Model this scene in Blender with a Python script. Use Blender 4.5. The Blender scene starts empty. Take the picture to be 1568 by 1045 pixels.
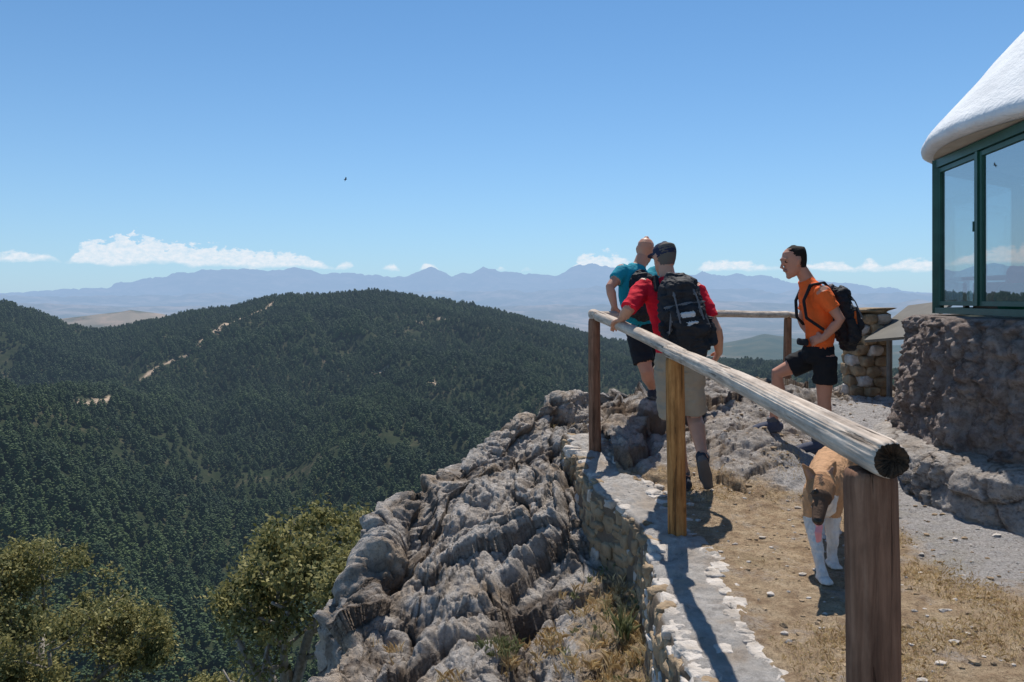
import bpy, bmesh, math, random
import numpy as np
from mathutils import Vector
rng=np.random.default_rng(7); random.seed(7)
F=1220.0
def S(u,v,d):   # image pixel coordinates + estimated depth -> metres
    return np.array([(u-784)/F*d,d,(460-v)/F*d])
# ---------------- noise -----------------
def _h(ix,iy,iz,seed):
    x=(ix.astype(np.int64)*73856093)^(iy.astype(np.int64)*19349663)^(iz.astype(np.int64)*83492791)^(seed*1013904223)
    x=x&0xffffffff
    x=((x^(x>>16))*0x45d9f3b)&0xffffffff
    x=((x^(x>>16))*0x45d9f3b)&0xffffffff
    x=x^(x>>16)
    return x/4294967295.0
def vn(p,seed=0):
    i=np.floor(p); f=p-i; i=i.astype(np.int64); f=f*f*f*(f*(f*6-15)+10)
    r=0
    for a in (0,1):
        for b in (0,1):
            for c in (0,1):
                w=(f[...,0] if a else 1-f[...,0])*(f[...,1] if b else 1-f[...,1])*(f[...,2] if c else 1-f[...,2])
                r=r+w*_h(i[...,0]+a,i[...,1]+b,i[...,2]+c,seed)
    return r*2-1
def fbm(p,o=4,seed=0):
    r=0;a=.5
    for k in range(o):
        r=r+a*vn(p*(2.03**k)+17.3*k,seed+k); a*=.5
    return r
def wor(p,seed=0,ids=False):
    i=np.floor(p).astype(np.int64); f=p-i
    f1=np.full(p.shape[:-1],9.);f2=f1.copy();idv=f1*0;tl=f1*0
    for a in(-1,0,1):
        for b in(-1,0,1):
            for c in(-1,0,1):
                X,Y,Z=i[...,0]+a,i[...,1]+b,i[...,2]+c
                h0=_h(X,Y,Z,seed)
                dx,dy,dz=a+h0-f[...,0],b+_h(X,Y,Z,seed+1)-f[...,1],c+_h(X,Y,Z,seed+2)-f[...,2]
                d=dx*dx+dy*dy+dz*dz
                if ids:
                    k=d<f1; idn=(h0*97.3)%1; idv=np.where(k,idn,idv)
                    tl=np.where(k,((idn*57.1)%1-.5)*dx+((idn*131.7)%1-.5)*dy+((idn*241.3)%1-.5)*dz,tl)
                f2=np.minimum(f2,np.maximum(f1,d)); f1=np.minimum(f1,d)
    if ids: return np.sqrt(f1),np.sqrt(f2),idv,tl
    return np.sqrt(f1),np.sqrt(f2)
def P3(x,y,z=0): 
    x=np.asarray(x,float);y=np.asarray(y,float); return np.stack([x,y,np.zeros_like(x)+z],-1)
def sst(x,a,b):
    t=np.clip((x-a)/(b-a),0,1); return t*t*(3-2*t)
# ---------------- mesh helpers -----------------
def mk(name,V,Fc,mats,smooth=True,midx=None,attrs=None,parent=None):
    me=bpy.data.meshes.new(name)
    V=np.asarray(V,float).reshape(-1,3)
    if isinstance(Fc,np.ndarray):
        k=Fc.shape[1]; n=len(Fc)
        me.vertices.add(len(V)); me.vertices.foreach_set('co',V.ravel())
        me.loops.add(n*k); me.loops.foreach_set('vertex_index',Fc.ravel().astype(np.int32))
        me.polygons.add(n); me.polygons.foreach_set('loop_start',(np.arange(n)*k).astype(np.int32))
        me.update(calc_edges=True)
    else:
        me.from_pydata([tuple(v) for v in V],[],Fc)
    for m in (mats if isinstance(mats,(list,tuple)) else [mats]): me.materials.append(m)
    if midx is not None: me.polygons.foreach_set('material_index',np.asarray(midx,dtype=np.int32))
    me.polygons.foreach_set('use_smooth',np.full(len(me.polygons),smooth))
    if attrs:
        for k,v in attrs.items():
            at=me.attributes.new(k,'FLOAT','POINT'); at.data.foreach_set('value',np.asarray(v,dtype=np.float32).ravel())
    me.update()
    o=bpy.data.objects.new(name,me); bpy.context.scene.collection.objects.link(o)
    if parent: o.parent=parent
    return o
def gridf(n,m):
    a=np.arange(n-1)[:,None]*m+np.arange(m-1)[None,:]
    return np.stack([a,a+m,a+m+1,a+1],-1).reshape(-1,4)
def grid(name,P,mat,attrs=None,flip=False,parent=None,smooth=True):
    n,m=P.shape[:2]; f=gridf(n,m)
    if flip: f=f[:,::-1]
    return mk(name,P,f,mat,smooth,None,attrs,parent)
def empty(name,loc=(0,0,0)):
    o=bpy.data.objects.new(name,None); o.location=loc; bpy.context.scene.collection.objects.link(o); return o
class Bag:
    def __init__(s): s.v=[];s.f=[];s.m=[];s.n=0
    def add(s,V,Fc,mi=0):
        s.v.append(np.asarray(V,float)); 
        for f in Fc: s.f.append([i+s.n for i in f]); s.m.append(mi)
        s.n+=len(V)
    def box(s,c,h,ax=None,mi=0):
        ax=np.eye(3) if ax is None else np.asarray(ax,float)
        V=[np.asarray(c)+ax[0]*h[0]*i+ax[1]*h[1]*j+ax[2]*h[2]*k for i in(-1,1) for j in(-1,1) for k in(-1,1)]
        s.add(V,[(0,1,3,2),(4,6,7,5),(0,4,5,1),(2,3,7,6),(0,2,6,4),(1,5,7,3)],mi)
    def tube(s,pts,r,n=8,mi=0):
        V,Fc=tube(pts,r,n); s.add(V,Fc,mi)
    def make(s,name,mats,smooth=True,parent=None):
        return mk(name,np.concatenate(s.v),s.f,mats,smooth,s.m,None,parent)
def frame(t,side):
    t=t/np.linalg.norm(t); sd=np.asarray(side,float); sd=sd-t*sd.dot(t)
    if np.linalg.norm(sd)<1e-4: sd=np.cross(t,[.3,.5,.8])
    sd/=np.linalg.norm(sd); return t,sd,np.cross(t,sd)
def tube(pts,a,n=8,b=None,side=(1,0,0),round_=False):
    pts=[np.asarray(p,float) for p in pts]; a=list(a); b=list(b) if b is not None else list(a)
    if round_:
        for e in (0,-1):
            q=pts[1] if e==0 else pts[-2]
            t=pts[e]-q; t=t/np.linalg.norm(t); m=min(a[e],b[e])
            A,B,p0=a[e],b[e],pts[e]
            for dd,sc in((.5,.87),(.85,.53)):
                if e==0: pts.insert(0,p0+t*m*dd);a.insert(0,A*sc);b.insert(0,B*sc)
                else: pts.append(p0+t*m*dd);a.append(A*sc);b.append(B*sc)
    V=[];k=len(pts)
    for i,p in enumerate(pts):
        t=pts[min(i+1,k-1)]-pts[max(i-1,0)]
        t,sd,nn=frame(t,side)
        for j in range(n):
            th=2*math.pi*j/n
            V.append(p+sd*a[i]*math.cos(th)+nn*b[i]*math.sin(th))
    Fc=[]
    for i in range(k-1):
        for j in range(n):
            j2=(j+1)%n; Fc.append([i*n+j,i*n+j2,(i+1)*n+j2,(i+1)*n+j])
    Fc.append(list(range(n))[::-1]); Fc.append([(k-1)*n+j for j in range(n)])
    return np.array(V),Fc
# ---------------- materials -----------------
def newmat(name):
    m=bpy.data.materials.new(name); m.use_nodes=True; nt=m.node_tree; nt.nodes.clear(); return m,nt
def N(nt,t,**k):
    n=nt.nodes.new(t)
    for a,b in k.items(): setattr(n,a,b)
    return n
def ramp(nt,cols):
    r=N(nt,'ShaderNodeValToRGB'); e=r.color_ramp.elements
    while len(e)<len(cols): e.new(.5)
    for x,(p,c) in zip(e,cols): x.position=p; x.color=(*c,1)
    return r
def coords(nt,scale=(1,1,1),obj=True):
    tc=N(nt,'ShaderNodeTexCoord'); mp=N(nt,'ShaderNodeMapping'); mp.inputs['Scale'].default_value=scale
    nt.links.new(tc.outputs['Object' if obj else 'Generated'],mp.inputs[0]); return mp.outputs[0]
def noise(nt,co,scale,detail=6,rough=.6,dist=0):
    n=N(nt,'ShaderNodeTexNoise'); n.inputs['Scale'].default_value=scale;n.inputs['Detail'].default_value=detail
    n.inputs['Roughness'].default_value=rough;n.inputs['Distortion'].default_value=dist
    nt.links.new(co,n.inputs['Vector']); return n.outputs['Fac']
def mixc(nt,f,a,b,bt='MIX'):
    m=N(nt,'ShaderNodeMix',data_type='RGBA',blend_type=bt); L=nt.links
    if isinstance(f,(int,float)): m.inputs[0].default_value=f
    else: L.new(f,m.inputs[0])
    for i,x in((6,a),(7,b)):
        if isinstance(x,tuple): m.inputs[i].default_value=(*x,1)
        else: L.new(x,m.inputs[i])
    return m.outputs[2]
def math_(nt,op,a,b=None,c=None,clamp=False):
    m=N(nt,'ShaderNodeMath',operation=op,use_clamp=clamp)
    for i,x in enumerate((a,b,c)):
        if x is None: continue
        if isinstance(x,(int,float)): m.inputs[i].default_value=x
        else: nt.links.new(x,m.inputs[i])
    return m.outputs[0]
def attr(nt,n):
    a=N(nt,'ShaderNodeAttribute',attribute_name=n); return a.outputs['Fac']
def bump(nt,h,dist,strength=1,normal=None):
    b=N(nt,'ShaderNodeBump'); b.inputs['Distance'].default_value=dist; b.inputs['Strength'].default_value=strength
    nt.links.new(h,b.inputs['Height'])
    if normal is not None: nt.links.new(normal,b.inputs['Normal'])
    return b.outputs[0]
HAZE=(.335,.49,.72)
def finish(m,nt,col,rough=.8,nrm=None,haze=False,spec=.3,metal=0,transl=0):
    b=N(nt,'ShaderNodeBsdfPrincipled'); b.inputs['Metallic'].default_value=metal
    b.inputs['Specular IOR Level'].default_value=spec
    L=nt.links
    if isinstance(col,tuple): b.inputs['Base Color'].default_value=(*col,1)
    else: L.new(col,b.inputs['Base Color'])
    if isinstance(rough,(int,float)): b.inputs['Roughness'].default_value=rough
    else: L.new(rough,b.inputs['Roughness'])
    if nrm is not None: L.new(nrm,b.inputs['Normal'])
    out=b.outputs[0]
    if transl:
        t=N(nt,'ShaderNodeBsdfTranslucent')
        if isinstance(col,tuple): t.inputs[0].default_value=(*col,1)
        else: L.new(col,t.inputs[0])
        ms=N(nt,'ShaderNodeMixShader'); ms.inputs[0].default_value=transl; L.new(out,ms.inputs[1]);L.new(t.outputs[0],ms.inputs[2]); out=ms.outputs[0]
    if haze:  # aerial haze painted into the surface: bluish emission grows with distance from origin
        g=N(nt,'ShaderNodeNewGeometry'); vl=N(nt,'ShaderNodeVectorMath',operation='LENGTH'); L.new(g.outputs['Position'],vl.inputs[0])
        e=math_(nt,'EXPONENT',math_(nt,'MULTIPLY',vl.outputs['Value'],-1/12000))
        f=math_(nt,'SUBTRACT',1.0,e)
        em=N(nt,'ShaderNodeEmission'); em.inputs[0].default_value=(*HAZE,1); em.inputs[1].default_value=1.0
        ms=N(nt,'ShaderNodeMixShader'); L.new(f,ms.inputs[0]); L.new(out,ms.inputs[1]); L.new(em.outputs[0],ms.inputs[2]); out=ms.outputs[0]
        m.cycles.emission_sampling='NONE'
    o=N(nt,'ShaderNodeOutputMaterial'); L.new(out,o.inputs[0]); return m
def simple(name,c1,c2,scale=8,rough=.8,bd=.002,bs=60,haze=False,spec=.3,sc=(1,1,1),transl=0):
    m,nt=newmat(name); co=coords(nt,sc)
    r=ramp(nt,[(.3,c1),(.7,c2)]); nt.links.new(noise(nt,co,scale),r.inputs[0])
    nr=bump(nt,noise(nt,co,bs,4),bd) if bd else None
    return finish(m,nt,r.outputs[0],rough,nr,haze,spec,0,transl)
def noise_col(nt,co,s):
    n=N(nt,'ShaderNodeTexNoise'); n.inputs['Scale'].default_value=s; nt.links.new(co,n.inputs['Vector']); return n.outputs['Color']
# rock
RK=[(.25,(.27,.22,.18)),(.42,(.45,.395,.345)),(.58,(.60,.545,.495)),(.8,(.72,.67,.62))]
def rockcol(nt,co):
    L=nt.links
    r=ramp(nt,RK); L.new(noise(nt,co,5,10,.72,.4),r.inputs[0])
    r2=ramp(nt,[(.50,(0,0,0)),(.66,(1,1,1))]); L.new(noise(nt,co,1.7,8,.65),r2.inputs[0])
    c=mixc(nt,math_(nt,'MULTIPLY',r2.outputs[0],.55),r.outputs[0],(.46,.32,.19))
    r3=ramp(nt,[(.54,(0,0,0)),(.62,(1,1,1))]); L.new(noise(nt,co,24,8,.75),r3.inputs[0])
    c=mixc(nt,math_(nt,'MULTIPLY',r3.outputs[0],.55),c,(.15,.13,.115))
    r5=ramp(nt,[(.57,(0,0,0)),(.66,(1,1,1))]); L.new(noise(nt,coords(nt,(1.3,1.3,1.3)),3.2,8,.7),r5.inputs[0])
    return mixc(nt,math_(nt,'MULTIPLY',r5.outputs[0],.45),c,(.19,.16,.135))
def rockbump(nt,co):
    L=nt.links
    nr=bump(nt,noise(nt,co,18,12,.8,.3),.045,1.0)
    v=N(nt,'ShaderNodeTexVoronoi',feature='DISTANCE_TO_EDGE'); v.inputs['Scale'].default_value=6
    L.new(mixc(nt,.4,co,noise_col(nt,co,5)),v.inputs['Vector'])
    rr=ramp(nt,[(0,(0,0,0)),(.04,(1,1,1))]); L.new(v.outputs[0],rr.inputs[0])
    v2=N(nt,'ShaderNodeTexVoronoi'); v2.inputs['Scale'].default_value=38; L.new(co,v2.inputs['Vector'])
    nr=bump(nt,rr.outputs[0],.012,.6,nr); return bump(nt,v2.outputs['Distance'],.012,.6,nr)
def rockmat(name):
    m,nt=newmat(name); co=coords(nt); L=nt.links
    c=rockcol(nt,co)
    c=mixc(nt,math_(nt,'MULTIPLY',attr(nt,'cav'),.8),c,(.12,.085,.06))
    r4=ramp(nt,[(.3,(.28,.19,.12)),(.55,(.46,.34,.22)),(.75,(.62,.50,.33))]); L.new(noise(nt,co,22,8,.75),r4.inputs[0])
    s=math_(nt,'ADD',attr(nt,'soil'),math_(nt,'MULTIPLY',math_(nt,'SUBTRACT',noise(nt,co,7,7,.7),.5),1.3))
    s=math_(nt,'MULTIPLY',math_(nt,'SUBTRACT',s,.42),5,clamp=True)
    c=mixc(nt,s,c,r4.outputs[0])
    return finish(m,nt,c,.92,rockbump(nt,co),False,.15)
ROCK=rockmat('limestone')
def groundmat():
    m,nt=newmat('dry_ground'); co=coords(nt); L=nt.links
    r=ramp(nt,[(.28,(.24,.155,.095)),(.43,(.43,.30,.19)),(.58,(.62,.47,.31)),(.78,(.76,.64,.47))]); L.new(noise(nt,co,9,14,.8),r.inputs[0])
    g=ramp(nt,[(.3,(.24,.22,.21)),(.46,(.48,.45,.43)),(.68,(.72,.68,.66))]); L.new(noise(nt,co,50,8,.85),g.inputs[0])
    gm=math_(nt,'ADD',attr(nt,'gravel'),math_(nt,'MULTIPLY',math_(nt,'SUBTRACT',noise(nt,co,4,8,.75),.5),1.7))
    c=mixc(nt,math_(nt,'MULTIPLY',math_(nt,'SUBTRACT',gm,.28),2.4,clamp=True),r.outputs[0],g.outputs[0])
    gr=ramp(nt,[(.54,(0,0,0)),(.66,(1,1,1))]); L.new(noise(nt,co,1.9,8,.7),gr.inputs[0])
    c=mixc(nt,math_(nt,'MULTIPLY',gr.outputs[0],.3),c,(.30,.25,.13))
    dk=ramp(nt,[(.54,(0,0,0)),(.61,(1,1,1))]); L.new(noise(nt,co,70,5,.7),dk.inputs[0])
    c=mixc(nt,math_(nt,'MULTIPLY',dk.outputs[0],.6),c,(.17,.115,.075))
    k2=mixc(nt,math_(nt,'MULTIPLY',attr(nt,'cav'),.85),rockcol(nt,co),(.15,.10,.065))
    s=math_(nt,'MULTIPLY',math_(nt,'SUBTRACT',math_(nt,'ADD',attr(nt,'rock'),math_(nt,'MULTIPLY',math_(nt,'SUBTRACT',noise(nt,co,5,8,.7),.5),1.5)),.55),5,clamp=True)
    c=mixc(nt,s,c,k2)
    nr=bump(nt,noise(nt,co,60,10,.8),.02,1.0); nr=bump(nt,noise(nt,co,12,8,.75),.06,.9,nr)
    return finish(m,nt,c,.95,nr,False,.1)
GROUND=groundmat()
def woodmat(name,cols,crack=.6,knot=.6):
    m,nt=newmat(name); L=nt.links
    co=coords(nt,(1,1,.07)); 
    r=ramp(nt,cols); L.new(noise(nt,co,44,9,.7,.6),r.inputs[0])
    co2=coords(nt,(1,1,.045)); n2=noise(nt,co2,34,5,.6,.35)
    r2=ramp(nt,[(.345,(1,1,1)),(.385,(0,0,0))]); L.new(n2,r2.inputs[0])
    co3=coords(nt,(1,1,.5)); b3=ramp(nt,[(.35,(.66,.64,.62)),(.65,(1.18,1.14,1.08))]); L.new(noise(nt,co3,7,6,.65),b3.inputs[0])
    c=mixc(nt,1.0,r.outputs[0],b3.outputs[0],'MULTIPLY')
    v=N(nt,'ShaderNodeTexVoronoi'); v.inputs['Scale'].default_value=5.5; L.new(coords(nt,(1,1,.8)),v.inputs['Vector'])
    kn=ramp(nt,[(.05,(1,1,1)),(.14,(0,0,0))]); L.new(v.outputs['Distance'],kn.inputs[0])
    c=mixc(nt,math_(nt,'MULTIPLY',kn.outputs[0],knot),c,(.06,.03,.015))
    c=mixc(nt,math_(nt,'MULTIPLY',r2.outputs[0],crack),c,(.04,.025,.018))
    inv=math_(nt,'SUBTRACT',1.0,r2.outputs[0])
    nr=bump(nt,inv,.008,.9); nr=bump(nt,noise(nt,coords(nt,(1,1,.12)),70,6,.6),.004,.9,nr)
    return finish(m,nt,c,.85,nr,False,.15)
WOODP=woodmat('post_timber',[(.3,(.20,.09,.03)),(.5,(.42,.20,.07)),(.72,(.58,.31,.12))],.5)
WOODB=woodmat('brown_timber',[(.3,(.11,.055,.036)),(.5,(.23,.125,.082)),(.72,(.34,.20,.135))],.5,.4)
WOODR=woodmat('weathered_rail_timber',[(.3,(.34,.27,.22)),(.5,(.56,.48,.41)),(.72,(.74,.67,.60))],.7,.2)
DARKW=simple('rotten_end_grain',(.02,.014,.01),(.10,.06,.035),40,.9,.01,60)
# ---------------- terrain -----------------
KP=np.array([-700,0,50,100,150,200,250,300,350,400,450,500,560,620,660,690,715,740,765,800,850,900,960,1000,1100,1170,1250,1400,1568,2400.])
def R(d):
    xs=sorted(d); return np.interp(KP,xs,[d[x] for x in xs])
rows=[
(3,None,-5.5),(8,None,-7),(14,None,-9.2),(30,None,-20),(60,None,-40),(120,None,-76),
(250,R({0:1085,400:1090,700:1050,1000:1000,1568:1000}),0),
(400,R({0:815,200:850,400:880,560:845,700:790,800:765,1000:745,1568:740}),0),
(550,R({0:662,100:680,200:712,300:750,400:745,560:690,700:668,800:668,1000:655,1568:655}),0),
(700,R({0:574,100:590,200:628,300:668,400:650,500:640,560:625,700:596,800:602,900:612,1200:612,1568:612}),0),
(850,R({0:600,100:606,200:608,300:592,400:570,500:548,560:548,620:560,700:552,800:548,900:574,1000:585,1568:600}),0),
(1000,R({0:523,100:548,200:538,300:518,400:500,500:497,560:490,620:495,700:500,800:515,900:540,1000:560,1568:600}),0),
(1200,R({-700:455,0:467,50:478,100:498,150:503,200:498,250:490,300:480,350:473,400:461,450:455,500:453,560:449,620:455,700:469,760:479,800:487,850:499,900:512,1000:540,1100:554,1200:560,1400:578,1568:592}),0),
(1450,R({0:495,100:535,200:530,300:520,400:512,560:506,700:520,900:560,1568:600}),0),
(2200,None,-210),(3200,None,-250),
(4200,R({-700:480,0:502,80:492,110:484,150:478,185:471,215:469,245:473,275:490,400:512,1000:540,1070:533,1120:522,1170:516,1230:524,1300:535,1350:528,1420:534,1568:530,2400:520}),0),
(5500,None,-380),(9000,R({-700:500,400:506,800:500,1200:505,1568:500}),0),
(13000,R({-700:470,0:466,100:470,200:473,300:472,400:474,600:478,760:472,900:468,1000:462,1100:464,1250:470,1400:462,1568:466}),0),
(16000,R({-700:480,800:482,1568:482}),0),
(20000,R({-700:455,0:455,100:458,200:455,300:452,450:448,560:446,700:448,800:444,900:440,1000:446,1100:444,1200:440,1300:450,1568:458}),0),
(24000,R({-700:465,1568:470}),0),
(31000,R({-700:448,0:453,60:449,150:440,200:434,250:424,300:416,350:411,400:415,450:412,500:419,560:421,620:427,660:412,690:424,715:420,740:407,765:417,800:422,850:420,900:404,960:416,1000:417,1100:419,1170:424,1250:431,1400:447,1568:455,2400:458}),0),
(36000,R({-700:470,1568:475}),0),(60000,R({-700:470,1568:470}),0)]
RR=np.array([r[0] for r in rows],float); 
KC=np.cos(np.arctan((KP-784)/F))
ZT=np.array([ (np.full(len(KP),r[2]) if r[1] is None else (460-r[1])/F*r[0]*KC) for r in rows],float)
def Hf(x,y):
    x=np.asarray(x,float);y=np.asarray(y,float)
    r=np.hypot(x,y); th=np.arctan2(x,y); th=np.clip(th,-1.0,1.0)
    px=784+F*np.tan(th)
    w=fbm(P3(x/420.,y/420.),3,50)*100*sst(r,200,500)*(1-sst(r,1050,1200)*.8)
    w=w*(r<3000)+ (r>=3000)*fbm(P3(x/3000.,y/3000.),3,60)*r*.04
    rl=np.clip(r+w,3,59000)
    lr=np.log(RR); li=np.interp(np.log(rl),lr,np.arange(len(RR)))
    i=np.clip(li.astype(int),0,len(RR)-2)
    f=(rl-RR[i])/(RR[i+1]-RR[i]); 
    j=np.clip(np.searchsorted(KP,px)-1,0,len(KP)-2); g=np.clip((px-KP[j])/(KP[j+1]-KP[j]),0,1); 
    z=(ZT[i,j]*(1-g)+ZT[i,j+1]*g)*(1-f)+(ZT[i+1,j]*(1-g)+ZT[i+1,j+1]*g)*f
    amp=25*sst(r,200,420)*(1-sst(r,950,1170)*.88)
    rid=1-np.abs(fbm(P3((x+.4*y)/130.,y/340.),4,3))*3
    z=z+np.where(r<2500,amp*(rid-.55)+fbm(P3(x/60.,y/60.),3,9)*3.5*sst(r,60,300),0)
    z=z+np.where(r>=2500,(np.abs(fbm(P3(x/1300.,y/1300.),6,23))*-2+.42)*r*.0075,0)
    z=z+fbm(P3(x/6.,y/6.),3,31)*1.2*sst(r,8,30)*(r<300)
    return z
def hit(u,v):
    rs_=np.linspace(260,1500,1500); yy=rs_*math.cos(math.atan((u-784)/F)); xx=(u-784)/F*yy; zz=(460-v)/F*yy
    k=np.argmax(Hf(xx,yy)>zz); return np.array([xx[k],yy[k]])
# (image pixel polyline, half width m)
tracks=[([(420,462),(405,474),(385,482),(372,487)],.5),([(372,487),(352,496),(335,505),(320,515)],2.5),([(320,515),(305,528),(292,538),(285,546)],.6),([(285,546),(262,553)],1.8),([(262,553),(236,566),(214,584)],.6),([(214,584),(190,600),(160,615),(120,618)],.3),([(672,487),(682,489)],1.5),([(640,492),(648,497)],1.2),([(590,566),(572,573)],1.0),([(660,584),(670,590)],1.0)]
TW=[([hit(*p) for p in t],w) for t,w in tracks]
def trackd(x,y):
    d=np.full(np.shape(x),1e9)
    for t,w in TW:
        for a,b in zip(t[:-1],t[1:]):
            ab=b-a; L2=ab@ab+1e-9; tt=np.clip(((x-a[0])*ab[0]+(y-a[1])*ab[1])/L2,0,1); d=np.minimum(d,np.hypot(x-a[0]-ab[0]*tt,y-a[1]-ab[1]*tt)-w)
    return d
th=np.radians(np.linspace(-64,64,900)); rr=np.concatenate([np.geomspace(3,200,70)[:-1],np.geomspace(200,1500,330)[:-1],np.geomspace(1500,58000,420)])
TH,RG=np.meshgrid(th,rr,indexing='ij'); X=RG*np.sin(TH);Y=RG*np.cos(TH); Z=Hf(X,Y)
def hillmat():
    m,nt=newmat('hill_ground'); co=coords(nt); L=nt.links
    r=ramp(nt,[(.35,(.016,.028,.011)),(.54,(.035,.042,.020)),(.63,(.09,.075,.045)),(.76,(.22,.16,.11))]); L.new(noise(nt,co,.04,10,.78),r.inputs[0])
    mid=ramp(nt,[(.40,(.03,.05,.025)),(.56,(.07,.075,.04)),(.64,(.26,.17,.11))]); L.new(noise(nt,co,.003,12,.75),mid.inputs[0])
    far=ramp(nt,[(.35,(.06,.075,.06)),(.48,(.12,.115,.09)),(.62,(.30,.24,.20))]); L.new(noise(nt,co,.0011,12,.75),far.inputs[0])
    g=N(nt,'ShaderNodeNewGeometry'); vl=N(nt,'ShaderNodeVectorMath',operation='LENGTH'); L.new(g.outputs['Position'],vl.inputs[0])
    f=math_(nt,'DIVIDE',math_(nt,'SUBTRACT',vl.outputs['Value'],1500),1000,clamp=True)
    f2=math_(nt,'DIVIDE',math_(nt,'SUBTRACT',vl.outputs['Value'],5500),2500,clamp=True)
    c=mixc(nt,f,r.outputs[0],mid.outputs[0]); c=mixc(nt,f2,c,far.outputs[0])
    c=mixc(nt,attr(nt,'track'),c,(.44,.33,.24))
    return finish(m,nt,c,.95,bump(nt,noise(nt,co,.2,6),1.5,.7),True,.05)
HILL=hillmat()
tr_=np.zeros_like(X); kk=(RG>300)&(RG<1400); wd=3*fbm(P3(X[kk]/12,Y[kk]/12),3,88); tr_[kk]=1-sst(trackd(X[kk],Y[kk])-wd,0,3)
tr_=np.maximum(tr_,.5*sst(fbm(P3(X/300,Y/300),4,99),-.1,.15)*((RG>3300)&(RG<4800)&(TH<-.40)&(TH>-.56)))
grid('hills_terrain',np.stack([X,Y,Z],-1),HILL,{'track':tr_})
# ---------------- forest -----------------
def leafmat(name,c1,c2,haze=False,transl=.25,usernd=False):
    m,nt=newmat(name); L=nt.links
    oi=N(nt,'ShaderNodeObjectInfo'); co=coords(nt)
    if usernd: src=attr(nt,'rnd')
    else:
        g=N(nt,'ShaderNodeNewGeometry'); big=noise(nt,g.outputs['Position'],.012,5,.6)
        src=math_(nt,'ADD',math_(nt,'MULTIPLY',oi.outputs['Random'],.55),math_(nt,'MULTIPLY',noise(nt,co,1.2,3),.25))
        src=math_(nt,'ADD',src,math_(nt,'MULTIPLY',math_(nt,'SUBTRACT',big,.45),1.5),clamp=True)
    r=ramp(nt,[(.1,c1),(.95,c2)]); L.new(src,r.inputs[0])
    return finish(m,nt,r.outputs[0],.65,None,haze,.2,0,transl)
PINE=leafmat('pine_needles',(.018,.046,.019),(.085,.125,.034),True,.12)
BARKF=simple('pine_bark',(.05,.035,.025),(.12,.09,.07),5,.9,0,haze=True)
bm=bmesh.new(); bmesh.ops.create_icosphere(bm,subdivisions=1,radius=1); ICO=np.array([v.co[:] for v in bm.verts]); ICF=[[v.index for v in f.verts] for f in bm.faces]; bm.free()
bm=bmesh.new(); bmesh.ops.create_icosphere(bm,subdivisions=3,radius=1); ICO3=np.array([v.co[:] for v in bm.verts]); ICF3=[[v.index for v in f.verts] for f in bm.faces]; bm.free()
col=bpy.data.collections.new('pine_prototypes')
for k in range(8):
    B=Bag(); rnd=random.Random(k); h=1.0
    B.tube([(0,0,-.15),(rnd.uniform(-.02,.02),0,.4),(0,0,.85)],[.028,.02,.006],5,1)
    wid=rnd.uniform(.30,.44); n=46; pw=rnd.uniform(.38,.72)
    for i in range(n):
        t=(i+.5)/n; z=.14+t*.82
        prof=wid*((1-t)**pw)*(1 if t>.22 else .5+t*2.3)
        a=i*2.4+rnd.uniform(-.5,.5); rad=prof*rnd.uniform(.35,1.15)
        s=(.045+.055*(1-t))*rnd.uniform(.6,1.4)
        V=ICO*np.array([s*1.25,s*1.25,s*.8])*(1+.38*np.array([rnd.uniform(-1,1) for _ in range(len(ICO))])[:,None])
        c=np.array([math.cos(a)*rad,math.sin(a)*rad,z-rad*.2+.05])
        B.add(V+c,ICF,0)
    o=B.make('pine_proto_%d'%k,[PINE,BARKF],False)
    bpy.context.scene.collection.objects.unlink(o); col.objects.link(o)
sp=4.7
gx=np.arange(-1000,1000,sp); gy=np.arange(120,1420,sp); GX,GY=np.meshgrid(gx,gy); 
tx=(GX+rng.uniform(-.65,.65,GX.shape)*sp).ravel(); ty=(GY+rng.uniform(-.65,.65,GX.shape)*sp).ravel()
r=np.hypot(tx,ty); a=np.degrees(np.arctan2(tx,ty)); k=(r>110)&(r<1380)&(a>-37)&(a<36); tx,ty,r=tx[k],ty[k],r[k]
cl=fbm(P3(tx/60.,ty/60.),4,177)+fbm(P3(tx/12.,ty/12.),2,78)*.6
kp=(cl<.46+ rng.uniform(-.14,.25,len(tx)))&(trackd(tx,ty)>2.6+rng.uniform(-1.5,1.5,len(tx))); tx,ty,r,cl=tx[kp],ty[kp],r[kp],cl[kp]
tz=Hf(tx,ty)
sc=(rng.uniform(4.0,8.8,len(tx))*(1+.5*fbm(P3(tx/90.,ty/90.),2,5)))*np.where(cl>.26,.65,1)
me=bpy.data.meshes.new('pine_forest'); me.vertices.add(len(tx)); me.vertices.foreach_set('co',np.stack([tx,ty,tz],-1).ravel())
for nme,t,v in(('sc','FLOAT',sc),('rot','FLOAT',rng.uniform(0,6.28,len(tx))),('idx','INT',rng.integers(0,8,len(tx)))):
    at=me.attributes.new(nme,t,'POINT'); at.data.foreach_set('value',v.astype(np.float32 if t=='FLOAT' else np.int32))
fo=bpy.data.objects.new('pine_forest',me); bpy.context.scene.collection.objects.link(fo)
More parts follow.
